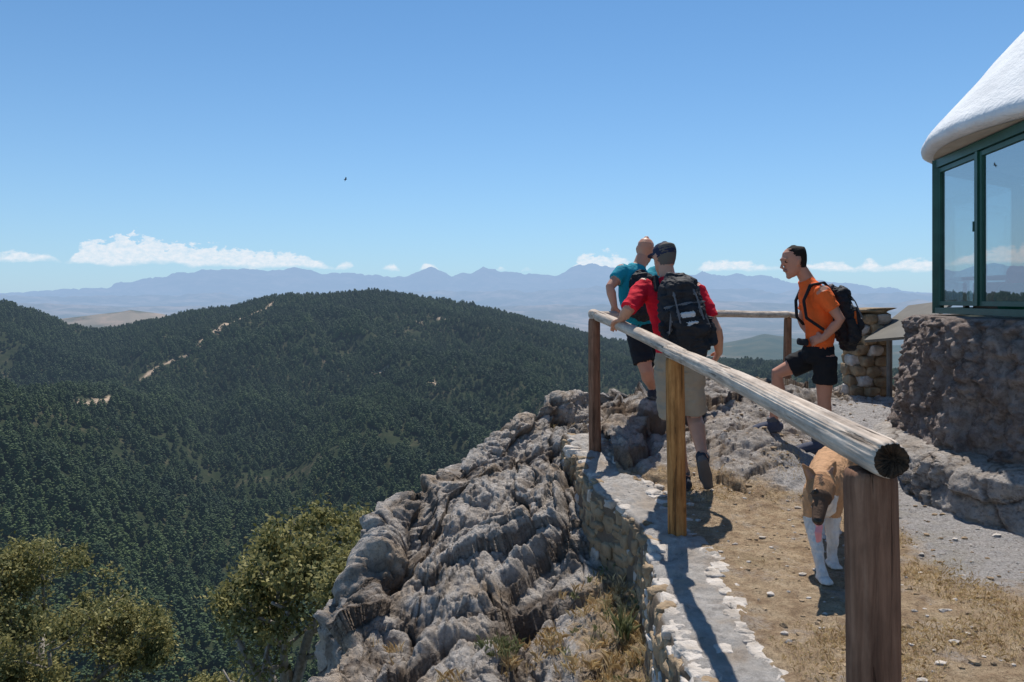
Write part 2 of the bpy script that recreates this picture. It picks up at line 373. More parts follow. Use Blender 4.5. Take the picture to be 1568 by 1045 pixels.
def instancer(o,col):
    ng=bpy.data.node_groups.new('scatter_'+o.name,'GeometryNodeTree')
    ng.interface.new_socket('Geometry',in_out='INPUT',socket_type='NodeSocketGeometry'); ng.interface.new_socket('Geometry',in_out='OUTPUT',socket_type='NodeSocketGeometry')
    gi=ng.nodes.new('NodeGroupInput');go=ng.nodes.new('NodeGroupOutput'); ip=ng.nodes.new('GeometryNodeInstanceOnPoints'); ci=ng.nodes.new('GeometryNodeCollectionInfo')
    ci.inputs['Collection'].default_value=col; ci.inputs['Separate Children'].default_value=True; ci.inputs['Reset Children'].default_value=True
    def na(n,t): q=ng.nodes.new('GeometryNodeInputNamedAttribute'); q.data_type=t; q.inputs[0].default_value=n; return q.outputs[0]
    L=ng.links; L.new(gi.outputs[0],ip.inputs['Points']); L.new(ci.outputs[0],ip.inputs['Instance']); ip.inputs['Pick Instance'].default_value=True
    L.new(na('idx','INT'),ip.inputs['Instance Index']); L.new(na('sc','FLOAT'),ip.inputs['Scale'])
    cx=ng.nodes.new('ShaderNodeCombineXYZ'); L.new(na('rot','FLOAT'),cx.inputs[2]); L.new(cx.outputs[0],ip.inputs['Rotation'])
    L.new(ip.outputs[0],go.inputs[0]); md=o.modifiers.new('scatter','NODES'); md.node_group=ng
instancer(fo,col)
# ---------------- near broadleaf trees -----------------
OAK=leafmat('oak_leaves',(.06,.07,.02),(.44,.39,.16),False,.35,True)
BARK=simple('oak_bark',(.16,.14,.12),(.40,.36,.32),14,.9,.01,40)
def oak(name,base,h,crown,seed,nleaf=60,dead=False,spread=1.0,ls=1.0,keep=.8):
    rd=random.Random(seed); B=Bag(); tips=[]
    cc=np.array(crown[:3]); cr=np.array(crown[3:])
    def br(p,d,L,r,lev):
        n=5; pts=[p];rs=[r]
        for i in range(n):
            d=d+np.array([rd.gauss(0,.16),rd.gauss(0,.16),rd.gauss(.03,.12)]); d/=np.linalg.norm(d)
            pn=p+d*L/n
            if ((( pn-cc)/cr)**2).sum()>1.1 and lev>0 and pn[2]>cc[2]-cr[2]*.6: break
            p=pn; pts.append(p); rs.append(r*(1-.55*(i+1)/n))
            if lev>=1 and i>=1: tips.append((p.copy(),lev))
            if lev<4 and i>=1 and rd.random()<(.95 if lev<3 else .6):
                q=(p-cc)/cr
                out=(p-cc)/np.linalg.norm(p-cc+1e-6)
                nd=d*.5+np.array([rd.gauss(0,.7),rd.gauss(0,.7),rd.gauss(.15,.45)])+out*.4*spread
                if q.dot(q)>.9: nd-=out*.9
                nd/=np.linalg.norm(nd); br(p,nd,L*rd.uniform(.5,.75),rs[-1]*.65,lev+1)
        if len(pts)>1: B.tube(pts,rs,6)
        tips.append((p.copy(),9))
    d0=cc-np.array(base); L0=np.linalg.norm(d0)
    br(np.array(base,float),d0/L0,L0*1.05,h*.028,0)
    for _ in range(3):
        nd=d0/L0+np.array([rd.gauss(0,.45),rd.gauss(0,.45),0]); nd/=np.linalg.norm(nd); br(np.array(base)+d0*.3,nd,L0*.85,h*.018,1)
    root=empty(name,base)
    o=B.make('trunk_and_limbs',BARK,True); o.parent=root; o.location=-np.array(base)
    if dead: return root
    T=[t for t in tips if (((t[0]-cc)/cr)**2).sum()<1.15]
    if not T: T=tips
    Tp=np.array([t[0] for t in T]); rg=np.random.default_rng(seed)
    Tp=Tp[rg.random(len(Tp))<keep]
    m=nleaf; C=np.repeat(Tp,m,0); cs=np.repeat(rg.uniform(.05,.17,len(Tp)),m)[:,None]
    C=C+rg.normal(0,1,C.shape)*cs*np.array([1,1,.7])
    s=rg.uniform(.016,.034,len(C))[:,None]*ls
    u=rg.normal(0,1,C.shape); u/=np.linalg.norm(u,axis=1)[:,None]; w=np.cross(u,rg.normal(0,1,C.shape)); w/=np.linalg.norm(w,axis=1)[:,None]
    V=np.stack([C-u*s*1.3,C-w*s*.7,C+u*s*1.3,C+w*s*.7],1).reshape(-1,3)
    rv=np.repeat(np.clip(np.repeat(rg.uniform(0,1,len(Tp)),m)*.55+rg.uniform(0,.5,len(C)),0,1),4)
    o=mk('foliage',V,np.arange(len(V)).reshape(-1,4),OAK,False,None,{'rnd':rv}); o.parent=root; o.location=-np.array(base)
    return root
oak('oak_tree',S(60,1180,14.5),4.0,(*S(50,990,14.5),2.2,1.7,1.75),3,55,ls=1.1)
oak('oak_tree',S(415,1150,12),4.2,(*S(478,915,12),1.25,1.1,1.4),14,44,ls=1.2,keep=.85)
oak('shrub',S(575,1000,10),1.4,(*S(570,900,10),.5,.5,.45),21,45)
oak('shrub',S(250,1110,15),2.,(*S(330,1095,15),1.6,1.2,.5),23,30)
oak('dead_shrub',S(365,1150,12),1.6,(*S(370,1040,12),.4,.4,.6),31,0,True)
# ---------------- foreground rock -----------------
def rdir(P):
    e1=np.array([.45,.86,.22]);e1/=np.linalg.norm(e1); e2=np.cross(e1,[0,0,1]);e2/=np.linalg.norm(e2); e3=np.cross(e1,e2)
    return np.stack([P@e1*.55,P@e2*.9,P@e3*1.15],-1)
def rockdisp(P):
    Q=rdir(P); w=np.stack([fbm(P*1.1,4,101),fbm(P*1.1+9,4,102),fbm(P*1.1+19,4,103)],-1)
    Q=Q+w*.35
    out=0;cav=0
    for fr,am,hj,ck,sd in((.95,.42,.22,.04,1),(2.1,.20,.085,.03,5),(4.6,.085,.035,.016,9),(10.5,.03,.012,.006,14)):
        f1,f2,idv,tl=wor(Q*fr,sd,True); d=f2-f1
        out=out+am*tl+hj*(idv-.5)*sst(d,0,.16)-ck*(1-sst(d,.0,.12))+ck*.9*np.clip(d,0,.5)
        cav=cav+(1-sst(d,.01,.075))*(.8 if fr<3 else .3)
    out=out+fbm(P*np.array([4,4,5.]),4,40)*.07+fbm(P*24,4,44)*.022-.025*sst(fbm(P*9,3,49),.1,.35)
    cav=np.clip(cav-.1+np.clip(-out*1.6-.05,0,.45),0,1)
    return out,cav
ye=np.array([-1.,1.0,3.0,4.2,4.7,5.6,6.0,6.5,7.0,7.8,8.5,9.0,9.6,10.5,12.])
xe=np.array([-1.3,-1.3,-1.25,-1.15,-1.1,-1.1,-.98,-.95,-.50,-.15,.45,1.15,2.1,3.4,5.5])
ze=np.array([-2.6,-2.6,-2.45,-2.36,-2.25,-2.12,-2.02,-1.74,-1.56,-1.38,-1.16,-1.04,-1.10,-1.25,-1.35])
yi=np.array([-1,1.,3.1,4.3,5.2,5.9,7,7.6,8.5,9.,10,12]); xi=np.array([.8,.8,.82,.86,.92,.70,.62,1.2,1.9,2.6,4,6.5]); zi=np.array([-1.9,-1.9,-1.85,-1.80,-1.78,-1.72,-1.44,-1.27,-1.12,-1.12,-1.28,-1.4])
def chaik(xk,yk,x):
    xs=np.linspace(xk[0],xk[-1],400); v=np.interp(xs,xk,yk); kk=np.hanning(15);kk/=kk.sum(); v=np.convolve(np.pad(v,7,'edge'),kk,'valid'); return np.interp(x,xs,v)
ys=np.concatenate([np.linspace(-1,2.6,50)[:-1],np.linspace(2.6,10.2,760)[:-1],np.linspace(10.2,12,60)]); ts=np.linspace(0,1,540)
YS,TS=np.meshgrid(ys,ts,indexing='ij')
XE,ZE,XI,ZI=chaik(ye,xe,YS),chaik(ye,ze,YS),chaik(yi,xi,YS),chaik(yi,zi,YS)
t1=np.clip(TS/.70,0,1); q=np.clip((TS-.70)/.30,0,1)
PX=XI+(XE-XI)*t1 - .28*np.sqrt(q+1e-9)*(q>0)-.7*q
PZ=ZI+(ZE-ZI)*t1 - .10*np.sin(np.pi*t1)*sst(YS,3,4.5)*(1-sst(YS,7,8))+.10*np.exp(-((t1-.93)/.09)**2)*(q<=0) - 6.2*q**1.15
P=np.stack([PX,YS,PZ],-1)
def normals(P):
    du=np.gradient(P,axis=0);dv=np.gradient(P,axis=1); n=np.cross(du,dv); n/=np.linalg.norm(n,axis=-1,keepdims=True)+1e-9; return n
NN=normals(P); 
for _ in range(12):
    NN=(NN+np.roll(NN,1,0)+np.roll(NN,-1,0)+np.roll(NN,2,1)+np.roll(NN,-2,1)); NN/=np.linalg.norm(NN,axis=-1,keepdims=True)
if NN[300,50,2]<0: NN=-NN; flipR=True
else: flipR=False
D,cav=rockdisp(P)
soil=(1-sst(t1,.05,.42))*(1-sst(YS,4.9,6.0))
D=D*(1-.72*soil)*sst(t1,-.01,.12)
P2=P+NN*D[...,None]
n2=np.abs(normals(P2)[...,2])
soilA=np.clip(soil*1.0,0,1)*(D<.12)+.55*sst(-D,-.02,.12)*sst(n2,.6,.9)*(q<=0)
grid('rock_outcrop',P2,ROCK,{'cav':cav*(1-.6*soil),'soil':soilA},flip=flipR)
# ---------------- terrace ground -----------------
CB=np.array([5.635,5.95])
gyk=np.array([-6,1,4.5,5.3,5.8,6.6,7.5,9,9.8,11,13.]);gzk=np.array([-1.5,-1.5,-1.48,-1.44,-1.39,-1.25,-1.12,-1.06,-1.15,-2.2,-5.])
def Gb(x,y):
    z=chaik(gyk,gzk,np.asarray(y,float)); z=z+.06*sst(x,2.5,4.5)*(1-sst(y,6,8)); return z
def rockmask(x,y):
    m=sst(y,5.75,6.5)
    pc=2.25+(y-5.6)*.50; path=np.exp(-((x-pc)/.42)**2)
    m=m*(1-.92*path)*(1-sst(x,3.4,4.0)*(1-sst(y,8,9)))
    m=np.maximum(m,.9*np.exp(-((x-1.75)/.35)**2-((y-6.1)/.4)**2))
    m=np.maximum(m,sst(y,8.1,8.9)); return m
ys=np.concatenate([np.linspace(-5,2.6,60)[:-1],np.linspace(2.6,10.5,640)[:-1],np.linspace(10.5,13,60)]); ts=np.concatenate([np.linspace(0,.42,420)[:-1],np.linspace(.42,1,100)])
YS,TS=np.meshgrid(ys,ts,indexing='ij')
xl=np.interp(YS,[-5,3.1,4.3,5.2,5.9,7,7.3,8.2,9,10,13],[.95,.95,1.0,1.02,.86,.74,.75,.95,1.6,2.8,5.2])
XX=xl+(11.5-xl)*TS
rm=rockmask(XX,YS)
Zb=Gb(XX,YS); PP=np.stack([XX,YS,Zb],-1)
D,cav=rockdisp(PP*1.25+3.3)
ZZ=Zb+rm*(D*.8+.05)+ (1-rm)*(fbm(PP*2.2,4,90)*.035+fbm(PP*14,3,91)*.014) 
foot=.12*np.exp(-((XX-1.25)/.3)**2-((YS-7.25)/.3)**2); ZZ=ZZ+foot
edge=1-sst(TS,0,.012); ZZ=np.where(YS<7.3,ZZ-.10*edge*(rm<.3),ZZ)
gravel=sst(XX-.12*YS,1.65,2.2)*sst(YS,3.9,4.5)*(1-sst(YS,5.6,6.3))+ .8*np.exp(-((XX-(2.25+(YS-5.6)*.5))/.5)**2)*sst(YS,5.5,6)
gravel=np.clip(gravel+.22,0,1)
grid('terrace_ground',np.stack([XX,YS,ZZ],-1),GROUND,{'rock':rm,'cav':cav*rm,'gravel':gravel})
def Gz(x,y):
    i=int(np.clip(np.searchsorted(ys,y),0,len(ys)-1)); j=int(np.argmin(abs(XX[i]-x))); return ZZ[i,j]
# ---------------- retaining wall -----------------
STONE=simple('wall_stone',(.36,.31,.26),(.66,.60,.54),9,.9,.02,28)
STONEO=simple('ochre_stone',(.20,.14,.085),(.44,.32,.20),8,.9,.02,25)
wy=np.array([.2,1.9,3.13,3.4,3.9,4.3,4.6,5.15,5.45,5.85,6.4,6.9,7.15]); wl=np.array([.70,.70,.71,.71,.73,.755,.78,.82,.75,.58,.53,.49,.47]); wr=np.array([1.09,1.09,1.09,1.09,1.11,1.14,1.17,1.15,1.10,1.02,.93,.85,.80]); wz=np.array([-1.5,-1.5,-1.5,-1.5,-1.495,-1.49,-1.48,-1.46,-1.43,-1.38,-1.31,-1.23,-1.19])
y=np.linspace(.2,7.15,420)
L_,R_,Zt=chaik(wy,wl,y),chaik(wy,wr,y),chaik(wy,wz,y)
L_=L_+fbm(P3(y*4,y*0),3,61)*.05; R_=R_+fbm(P3(y*4,y*0+5),3,62)*.06
prof=[( -.06,-.62),(-.05,-.45),(-.035,-.3),(-.02,-.18),(-.01,-.08),(-.0,-.03),(.02,0)]
cols=[]
for a in np.linspace(0,1,14):
    i=a*(len(prof)-1); k0=int(min(i,len(prof)-2)); f=i-k0; px=prof[k0][0]*(1-f)+prof[k0+1][0]*f; pz=prof[k0][1]*(1-f)+prof[k0+1][1]*f
    cols.append(np.stack([L_+px,y,Zt+pz],-1))
for a in np.linspace(0.06,1,24): cols.append(np.stack([L_+.02+(R_-L_-.02)*a,y,Zt+.006*np.sin(a*3.14)],-1))
for a in (.02,.08,.3): cols.append(np.stack([R_+.01,y,Zt-a],-1))
W=np.stack(cols,1); nW=normals(W)
dW=fbm(W*7,4,12)*.035+fbm(W*30,3,13)*.014
nW=nW*np.sign(nW[200,25,2]); W2=W+nW*dW[...,None]; 
wall=empty('stone_retaining_wall')
def wallmat():
    m,nt=newmat('rubble_mortar'); co=coords(nt); L=nt.links
    r=ramp(nt,[(.3,(.24,.21,.18)),(.45,(.46,.42,.38)),(.62,(.62,.58,.54))]); L.new(noise(nt,co,16,10,.8),r.inputs[0])
    r2=ramp(nt,[(.5,(0,0,0)),(.62,(1,1,1))]); L.new(noise(nt,co,4,8,.7),r2.inputs[0])
    c=mixc(nt,math_(nt,'MULTIPLY',r2.outputs[0],.55),r.outputs[0],(.38,.28,.19))
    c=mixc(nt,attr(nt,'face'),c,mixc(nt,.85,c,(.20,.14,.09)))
    nr=bump(nt,noise(nt,co,30,10,.8),.03,1)
    return finish(m,nt,c,.95,nr,False,.1)
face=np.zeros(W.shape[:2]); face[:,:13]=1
grid('mortar_core',W2,wallmat(),{'face':face},parent=wall)
B=Bag(); 
def stone(c,h,ax,mi,seed,Bg):
    V=ICO3.copy()
    V=np.sign(V)*np.abs(V)**.5; V/=np.abs(V).max()
    V=V*(1+.5*fbm(V*1.4+seed*3.1,3,seed)[:,None]+.14*fbm(V*5+seed,2,seed)[:,None])
    V=(V*np.array(h))@np.asarray(ax)+c; Bg.add(V,ICF3,mi)
sd=0
yy=.3
while yy<7.1:
    Lx,Rx,zt=np.interp(yy,y,L_),np.interp(yy,y,R_),np.interp(yy,y,Zt)
    a=math.atan2(np.interp(yy+.15,wy,wl)-np.interp(yy-.05,wy,wl),.2); tdir=np.array([math.sin(a),math.cos(a),0]); nd=np.array([math.cos(a),-math.sin(a),0]); ax=[nd,tdir,[0,0,1]]
    w=random.uniform(.035,.08)
    stone(np.array([Rx-.03+random.uniform(-.03,.03),yy,zt-.026]),(random.uniform(.035,.07),w*1.05,.032),ax,0,sd,B); sd+=1
    if random.random()<.8: stone(np.array([Lx+.045+random.uniform(-.02,.03),yy+.02,zt-.026]),(random.uniform(.04,.07),w*1.05,.034),ax,0 if random.random()<.7 else 1,sd,B); sd+=1
    if random.random()<.35: stone(np.array([Lx+(Rx-Lx)*random.uniform(.3,.75),yy+.02,zt-.026]),(random.uniform(.03,.06),w*.9,.028),ax,0,sd,B); sd+=1
    zz=.05
    while zz<.5:
        hh=random.uniform(.022,.055); off=np.interp(-zz,[-.62,0],[-.06,0])
        if yy>3.0: stone(np.array([Lx+off+.026,yy+random.uniform(-.04,.04),zt-zz-hh*.5]),(random.uniform(.03,.05),w*random.uniform(.9,1.4),hh*1.1),ax,1 if (yy>4.6 and random.random()<.85) or random.random()<.6 else 0,sd,B); sd+=1
        zz+=hh*1.8
    if random.random()<.3: stone(np.array([Rx+random.uniform(.04,.12),yy,zt-.035]),(random.uniform(.03,.055),random.uniform(.03,.06),.03),ax,0,sd,B); sd+=1
    yy+=w*1.75
B.make('stones',[STONE,STONEO],True,wall)
B=Bag()
for k in range(2200):
    x=random.uniform(1.2,5);yq=random.uniform(2.8,8.5)
    s=random.choice([.005,.006,.008,.010,.013,.013,.022]) * random.uniform(.7,1.3)
    V=ICO*np.array([s,s*random.uniform(.6,1),s*.5])*(1+.2*rng.normal(size=(len(ICO),1))); B.add(V+np.array([x,yq,Gz(x,yq)+s*.1]),ICF,random.choice([0,0,1,1]))
B.make('loose_stones',[STONE,STONEO],False)
# ---------------- dry grass -----------------
STRAW=leafmat('straw',(.42,.29,.14),(.85,.70,.42),False,.35,True)
def blades(name,pts,hmin,hmax,w,mat,lean=.8,seed=0):
    rg=np.random.default_rng(seed); n=len(pts); C=np.array(pts)
    a=rg.uniform(0,6.28,n); h=rg.uniform(hmin,hmax,n); d=np.stack([np.cos(a),np.sin(a),np.zeros(n)],-1); s=np.stack([-np.sin(a),np.cos(a),np.zeros(n)],-1)*w
    ln=rg.uniform(.1,lean,n)*h; up=np.array([0,0,1.])
    m=C+d*(ln*.35)[:,None]+up*(h*.6)[:,None]*.9; t=C+d*ln[:,None]+up*np.sqrt(np.maximum(h**2-ln**2,(h*.15)**2))[:,None]
    V=np.stack([C-s,C+s,m+s*.8,t,m-s*.8],1).reshape(-1,3)
    mk(name,V,np.arange(n*5).reshape(-1,5),mat,False,None,{'rnd':np.repeat(rg.uniform(0,1,n),5)})
pts=[]
M=110000; gx_=rng.uniform(1.12,4.6,M); gy_=2.6+rng.random(M)**1.4*3.8
gnv=fbm(P3(gx_*2.6,gy_*2.6),4,200)
for x,yq,g_ in zip(gx_,gy_,gnv):
    if x/yq>.72 or random.random()>.20+2.4*g_: continue
    i=int(np.searchsorted(ys,yq)); j=int(np.argmin(abs(XX[i]-x)))
    if gravel[i,j]>random.uniform(.2,1.0) or rm[i,j]>.6: continue
    pts.append((x,yq,ZZ[i,j]-.002))
    if len(pts)>=18000: break
blades('dry_grass',pts,.008,.034,.0010,STRAW,.97,1)
pts=[]
def Rk(x,yq):
    i=np.argmin((P2[:,:340,0]-x)**2+(P2[:,:340,1]-yq)**2); return P2[:,:340].reshape(-1,3)[i]
for (u,v,d,n,s) in((960,925,4.4,160,.06),(975,905,4.5,60,.05),(770,985,4.6,90,.06),(880,1010,4.2,120,.12),(690,1030,4.4,60,.06),(960,960,4.2,200,.12),(930,890,4.9,120,.12),(840,940,4.8,60,.1),(1000,1000,3.9,120,.1)):
    c=S(u,v,d)
    for k in range(6):
        cx=c[0]+random.gauss(0,s*.6);cy=c[1]+random.gauss(0,s*.6); b=Rk(cx,cy)
        for _ in range(n//6): pts.append((b[0]+random.gauss(0,.02),b[1]+random.gauss(0,.02),b[2]-.01))
pg=[]
cand=np.argwhere((soilA[:,:370]>.34)&(P2[:,:370,1]>3.4)&(P2[:,:370,1]<9.5)&(n2[:,:370]>.6))
for i,j in cand[rng.choice(len(cand),min(190,len(cand)),False)]:
    b=P2[i,j]
    tgt=pts if random.random()<.7 else pg
    for _ in range(random.randint(8,26)): tgt.append((b[0]+random.gauss(0,.018),b[1]+random.gauss(0,.018),b[2]-.01))
blades('dry_grass_tufts',pts,.025,.10,.0014,STRAW,.85,2)
GREEN=leafmat('grey_green_leaf',(.14,.16,.07),(.36,.36,.19),False,.3,True)
if pg: blades('small_rock_plants',pg,.02,.06,.003,GREEN,.9,6)
b=Rk(*S(958,925,4.45)[:2]); blades('spiky_plant',[(b[0]+random.gauss(0,.025),b[1]+random.gauss(0,.025),b[2]-.01) for _ in range(45)],.10,.20,.006,GREEN,.75,3)
b=Rk(*S(765,985,4.7)[:2]); blades('thyme_bush',[(b[0]+random.gauss(0,.05),b[1]+random.gauss(0,.05),b[2]-.01) for _ in range(260)],.03,.09,.0025,GREEN,.9,4)
# ---------------- fence -----------------
def timber(name,p0,p1,r0,r1,mat,n=40,rings=70,seed=0,wob=.06,parent=None,capmat=None,hollow=0,flat=1.0):
    p0=np.array(p0,float);p1=np.array(p1,float); Lg=np.linalg.norm(p1-p0)
    a=np.linspace(0,2*np.pi,n,endpoint=False); z=np.linspace(0,Lg,rings)
    V=[];
    for i,zz in enumerate(z):
        r=r0+(r1-r0)*zz/Lg
        e=min(zz,Lg-zz); r=r*(1-.10*math.exp(-e/.012))
        pp=np.stack([np.cos(a)*2,np.sin(a)*2,np.full(n,zz*1.5)],-1)+seed*7.7
        gv=fbm(pp*np.array([5,5,.35]),3,seed+5)
        rr_=r*(1+wob*fbm(pp,3,seed)*1.2+.07*gv*(wob/.06)-.09*np.clip(.06-np.abs(gv),0,.06)/.06*(wob>.055))
        bx=.012*math.sin(zz*1.7+seed)*wob/.06
        V.append(np.stack([np.cos(a)*rr_+bx,np.sin(a)*rr_*flat,np.full(n,zz)],-1))
    caps=[]
    for e in(0,-1):
        base=V[e]; sg=1 if e==0 else -1
        for f,dd in((.75,.25),(.45,.7),(.15,1.0)):
            q=base.copy(); q[:,:2]*=f; q[:,2]+=sg*hollow*dd+.003*rng.normal(size=n)*(1 if hollow else .3); caps.append((e,q))
    allV=[q for e,q in caps[:3][::-1]]+V+[q for e,q in caps[3:]]
    A=np.stack(allV,0); k=len(allV); Fc=[];mi=[]
    for i in range(k-1):
        for j in range(n):
            j2=(j+1)%n; Fc.append([i*n+j,i*n+j2,(i+1)*n+j2,(i+1)*n+j]); mi.append(1 if (i<3 or i>=k-4) and capmat else 0)
    Fc.append(list(range(n))[::-1]);Fc.append([(k-1)*n+j for j in range(n)]); mi+=[1 if capmat else 0]*2
    o=mk(name,A.reshape(-1,3),Fc,[mat]+([capmat] if capmat else []),True,mi,None,parent)
    o.location=p0; o.rotation_mode='QUATERNION'; o.rotation_quaternion=Vector((0,0,1)).rotation_difference(Vector(p1-p0)); return o
fence=empty('wooden_fence')
T1=np.array([.853,1.90]);T2=np.array([1.022,4.97]);T3=np.array([.70,6.7]);T4=np.array([3.6,10.4])
timber('post_1',(*T1,-1.62),(*T1,-.405),.061,.060,WOODB,72,90,1,.05,fence,WOODB)
timber('post_2',(*T2,-1.55),(*T2,-.36),.058,.056,WOODP,40,60,2,.05,fence)
timber('post_3',(*T3,-1.35),(*T3,-.155),.052,.05,WOODB,32,50,3,.05,fence)
timber('post_4',(*T4,-1.6),(*T4,-.22),.055,.05,WOODB,24,40,4,.05,fence)
timber('rail_1',(.868,1.79,-.362),(1.012,5.10,-.318),.044,.042,WOODR,96,180,5,.075,fence,DARKW,.02)
timber('rail_2',(1.04,4.80,-.335),(.69,6.83,-.115),.041,.043,WOODR,48,80,6,.07,fence,DARKW)
timber('rail_3',(.66,6.66,-.12),(*T4,-.18),.036,.042,WOODR,30,90,7,.06,fence)
timber('rail_4',(*T4,-.18),(4.25,9.2,-.35),.04,.04,WOODR,24,40,8,.06,fence)
# ---------------- lookout building -----------------
bld=empty('lookout_hut')
PLASTER=simple('white_roof_plaster',(.72,.72,.72),(.86,.86,.85),3,.85,.012,26)
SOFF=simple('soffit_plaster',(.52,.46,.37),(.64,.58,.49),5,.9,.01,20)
GREENP=simple('green_painted_frame',(.008,.06,.038),(.018,.10,.066),6,.4,.001,50,spec=.5)
def basemat():
    m,nt=newmat('rough_stone_render'); co=coords(nt); L=nt.links
    r=ramp(nt,[(.3,(.18,.13,.105)),(.46,(.40,.32,.28)),(.60,(.57,.49,.44)),(.8,(.72,.66,.62))]); L.new(noise(nt,co,5,12,.8,.5),r.inputs[0])
    r2=ramp(nt,[(.5,(0,0,0)),(.60,(1,1,1))]); L.new(noise(nt,co,11,8,.75),r2.inputs[0])
    c=mixc(nt,math_(nt,'MULTIPLY',r2.outputs[0],.6),r.outputs[0],(.17,.12,.095))
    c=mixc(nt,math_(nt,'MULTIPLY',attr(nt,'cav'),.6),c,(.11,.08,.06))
    return finish(m,nt,c,.95,bump(nt,noise(nt,co,16,12,.8),.08,1),False,.1)
BASEM=basemat()
m,nt=newmat('window_glass'); gl=N(nt,'ShaderNodeBsdfGlossy'); gl.inputs['Roughness'].default_value=.01; tr=N(nt,'ShaderNodeBsdfTransparent'); tr.inputs[0].default_value=(.74,.84,.87,1)
fr=N(nt,'ShaderNodeFresnel'); fr.inputs[0].default_value=1.45; ms=N(nt,'ShaderNodeMixShader'); nt.links.new(math_(nt,'MULTIPLY',fr.outputs[0],.6),ms.inputs[0]); nt.links.new(tr.outputs[0],ms.inputs[1]);nt.links.new(gl.outputs[0],ms.inputs[2]); oo=N(nt,'ShaderNodeOutputMaterial'); nt.links.new(ms.outputs[0],oo.inputs[0]); GLASS=m
def revolve(name,prof,n,mat,disp=None,parent=bld,a0=0,a1=2*math.pi,res=None):
    a=np.linspace(a0,a1,n); pr=np.array(prof,float)
    if res:
        s=np.concatenate([[0],np.cumsum(np.hypot(*np.diff(pr,axis=0).T))]); q=np.linspace(0,s[-1],res); pr=np.stack([np.interp(q,s,pr[:,0]),np.interp(q,s,pr[:,1])],-1)
    A,RRr=np.meshgrid(a,pr[:,0],indexing='ij'); Zq=np.meshgrid(a,pr[:,1],indexing='ij')[1]
    P=np.stack([CB[0]+RRr*np.cos(A),CB[1]+RRr*np.sin(A),Zq],-1); at=None
    if disp:
        nn=np.stack([np.cos(A),np.sin(A),np.zeros_like(A)],-1); d,c=disp(P); P=P+nn*d[...,None]; at={'cav':c,'soil':c*0}
    return grid(name,P,mat,at,parent=parent)
def bd(P):
    f1,f2,i1,t1_=wor(P*np.array([3.6,3.6,2.6])+fbm(P*3,4,3)[...,None]*1.1,33,True); d=f2-f1; b=np.clip(d/.4,0,1)**.6
    f3,f4=wor(P*11+fbm(P*9,3,4)[...,None],37); b2=np.clip((f4-f3)/.4,0,1)**.6
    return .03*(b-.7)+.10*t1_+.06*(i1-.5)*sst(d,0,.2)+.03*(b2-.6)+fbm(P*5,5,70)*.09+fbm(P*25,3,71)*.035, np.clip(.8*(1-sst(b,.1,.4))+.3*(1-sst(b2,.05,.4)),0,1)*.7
revolve('stone_base',[(2.0,-.13),(2.33,-.135),(2.38,-.19),(2.42,-.5),(2.50,-1.0),(2.60,-1.5)],900,BASEM,bd,res=130)
def ld(P):
    d,c=rockdisp(P*1.6); return d*.45,c
revolve('base_ledge',[(2.45,-1.06),(2.60,-1.09),(2.70,-1.15),(2.74,-1.3),(2.82,-1.6)],900,ROCK,ld,res=70)
def rd_(P): return fbm(P*2.5,3,5)*.022+fbm(P*14,2,6)*.003, P[...,0]*0
revolve('conical_roof',[(1.98,1.255),(2.22,1.25),(2.285,1.27),(2.30,1.32),(2.27,1.375),(2.05,1.62),(1.6,2.14),(1.1,2.66),(.6,3.05),(.02,3.25)],240,PLASTER,rd_,res=120)
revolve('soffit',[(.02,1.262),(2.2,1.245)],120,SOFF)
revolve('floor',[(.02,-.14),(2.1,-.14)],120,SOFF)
al=math.atan2(.138,-.990)
RI=2.0; Bf=Bag(); Bg_=Bag()
zb,zt=-.115,1.235
for k in range(8):
    an=al+k*math.pi/4; nrm=np.array([math.cos(an),math.sin(an),0]); tg=np.array([-math.sin(an),math.cos(an),0]); c=np.array([*CB,0])+nrm*RI
    hw=RI*math.tan(math.pi/8); ax=[tg,nrm,[0,0,1]]
    zc=(zb+zt)/2;hz=(zt-zb)/2
    Bf.box(c+tg*hw+[0,0,zc],(.035,.035,hz),ax)
    Bf.box(c+[0,0,zt-.035],(hw-.036,.03,.035),ax); Bf.box(c+[0,0,zb+.025],(hw-.036,.04,.025),ax)
    Bf.box(c+[0,0,zc],(.022,.028,hz-.072),ax)
    for s in(-1,1):
        m0=.024 if s>0 else -.024; e=s*(hw-.036); mid=(m0+e)/2; w=abs(e-m0)/2-.004
        h2=hz-.075
        cc=c+tg*mid+[0,0,zc-.005]-nrm*.006
        for q_ in(-1,1):
            Bf.box(cc+tg*q_*(w-.018),(.018,.02,h2),ax); Bf.box(cc+np.array([0,0,q_*(h2-.018)]),(w-.037,.0195,.018),ax)
        Bg_.box(cc,(w-.037,.003,h2-.037),ax)
    Bf.box(c-tg*.045+nrm*.02+[0,0,zc+.02],(.008,.012,.04),ax)
Bf.make('window_frames',GREENP,False,bld); Bg_.make('window_panes',GLASS,False,bld)
INT=simple('varnished_wood',(.10,.055,.03),(.18,.10,.05),6,.5,0); GB=simple('green_bag_cloth',(.01,.16,.08),(.02,.25,.12),8,.8,.004,40); RED2=simple('red_cloth',(.35,.02,.03),(.5,.04,.04),8,.8,0)
B=Bag(); B.box((4.55,7.1,.20),(.35,.35,.015),mi=0); 
for i in(-.32,.32):
    for j in(-.32,.32): B.box((4.55+i,7.1+j,.02),(.02,.02,.16),mi=0)
B.box((4.55,7.1,.04),(.28,.28,.12),mi=0)
B.make('desk',[INT],False,bld)
def blob(name,c,h,mat,seed,parent=None):
    V=ICO3*(1+.2*fbm(ICO3*2+seed,3,seed)[:,None])*np.array(h)+np.array(c); return mk(name,V,ICF3,mat,True,None,None,parent)
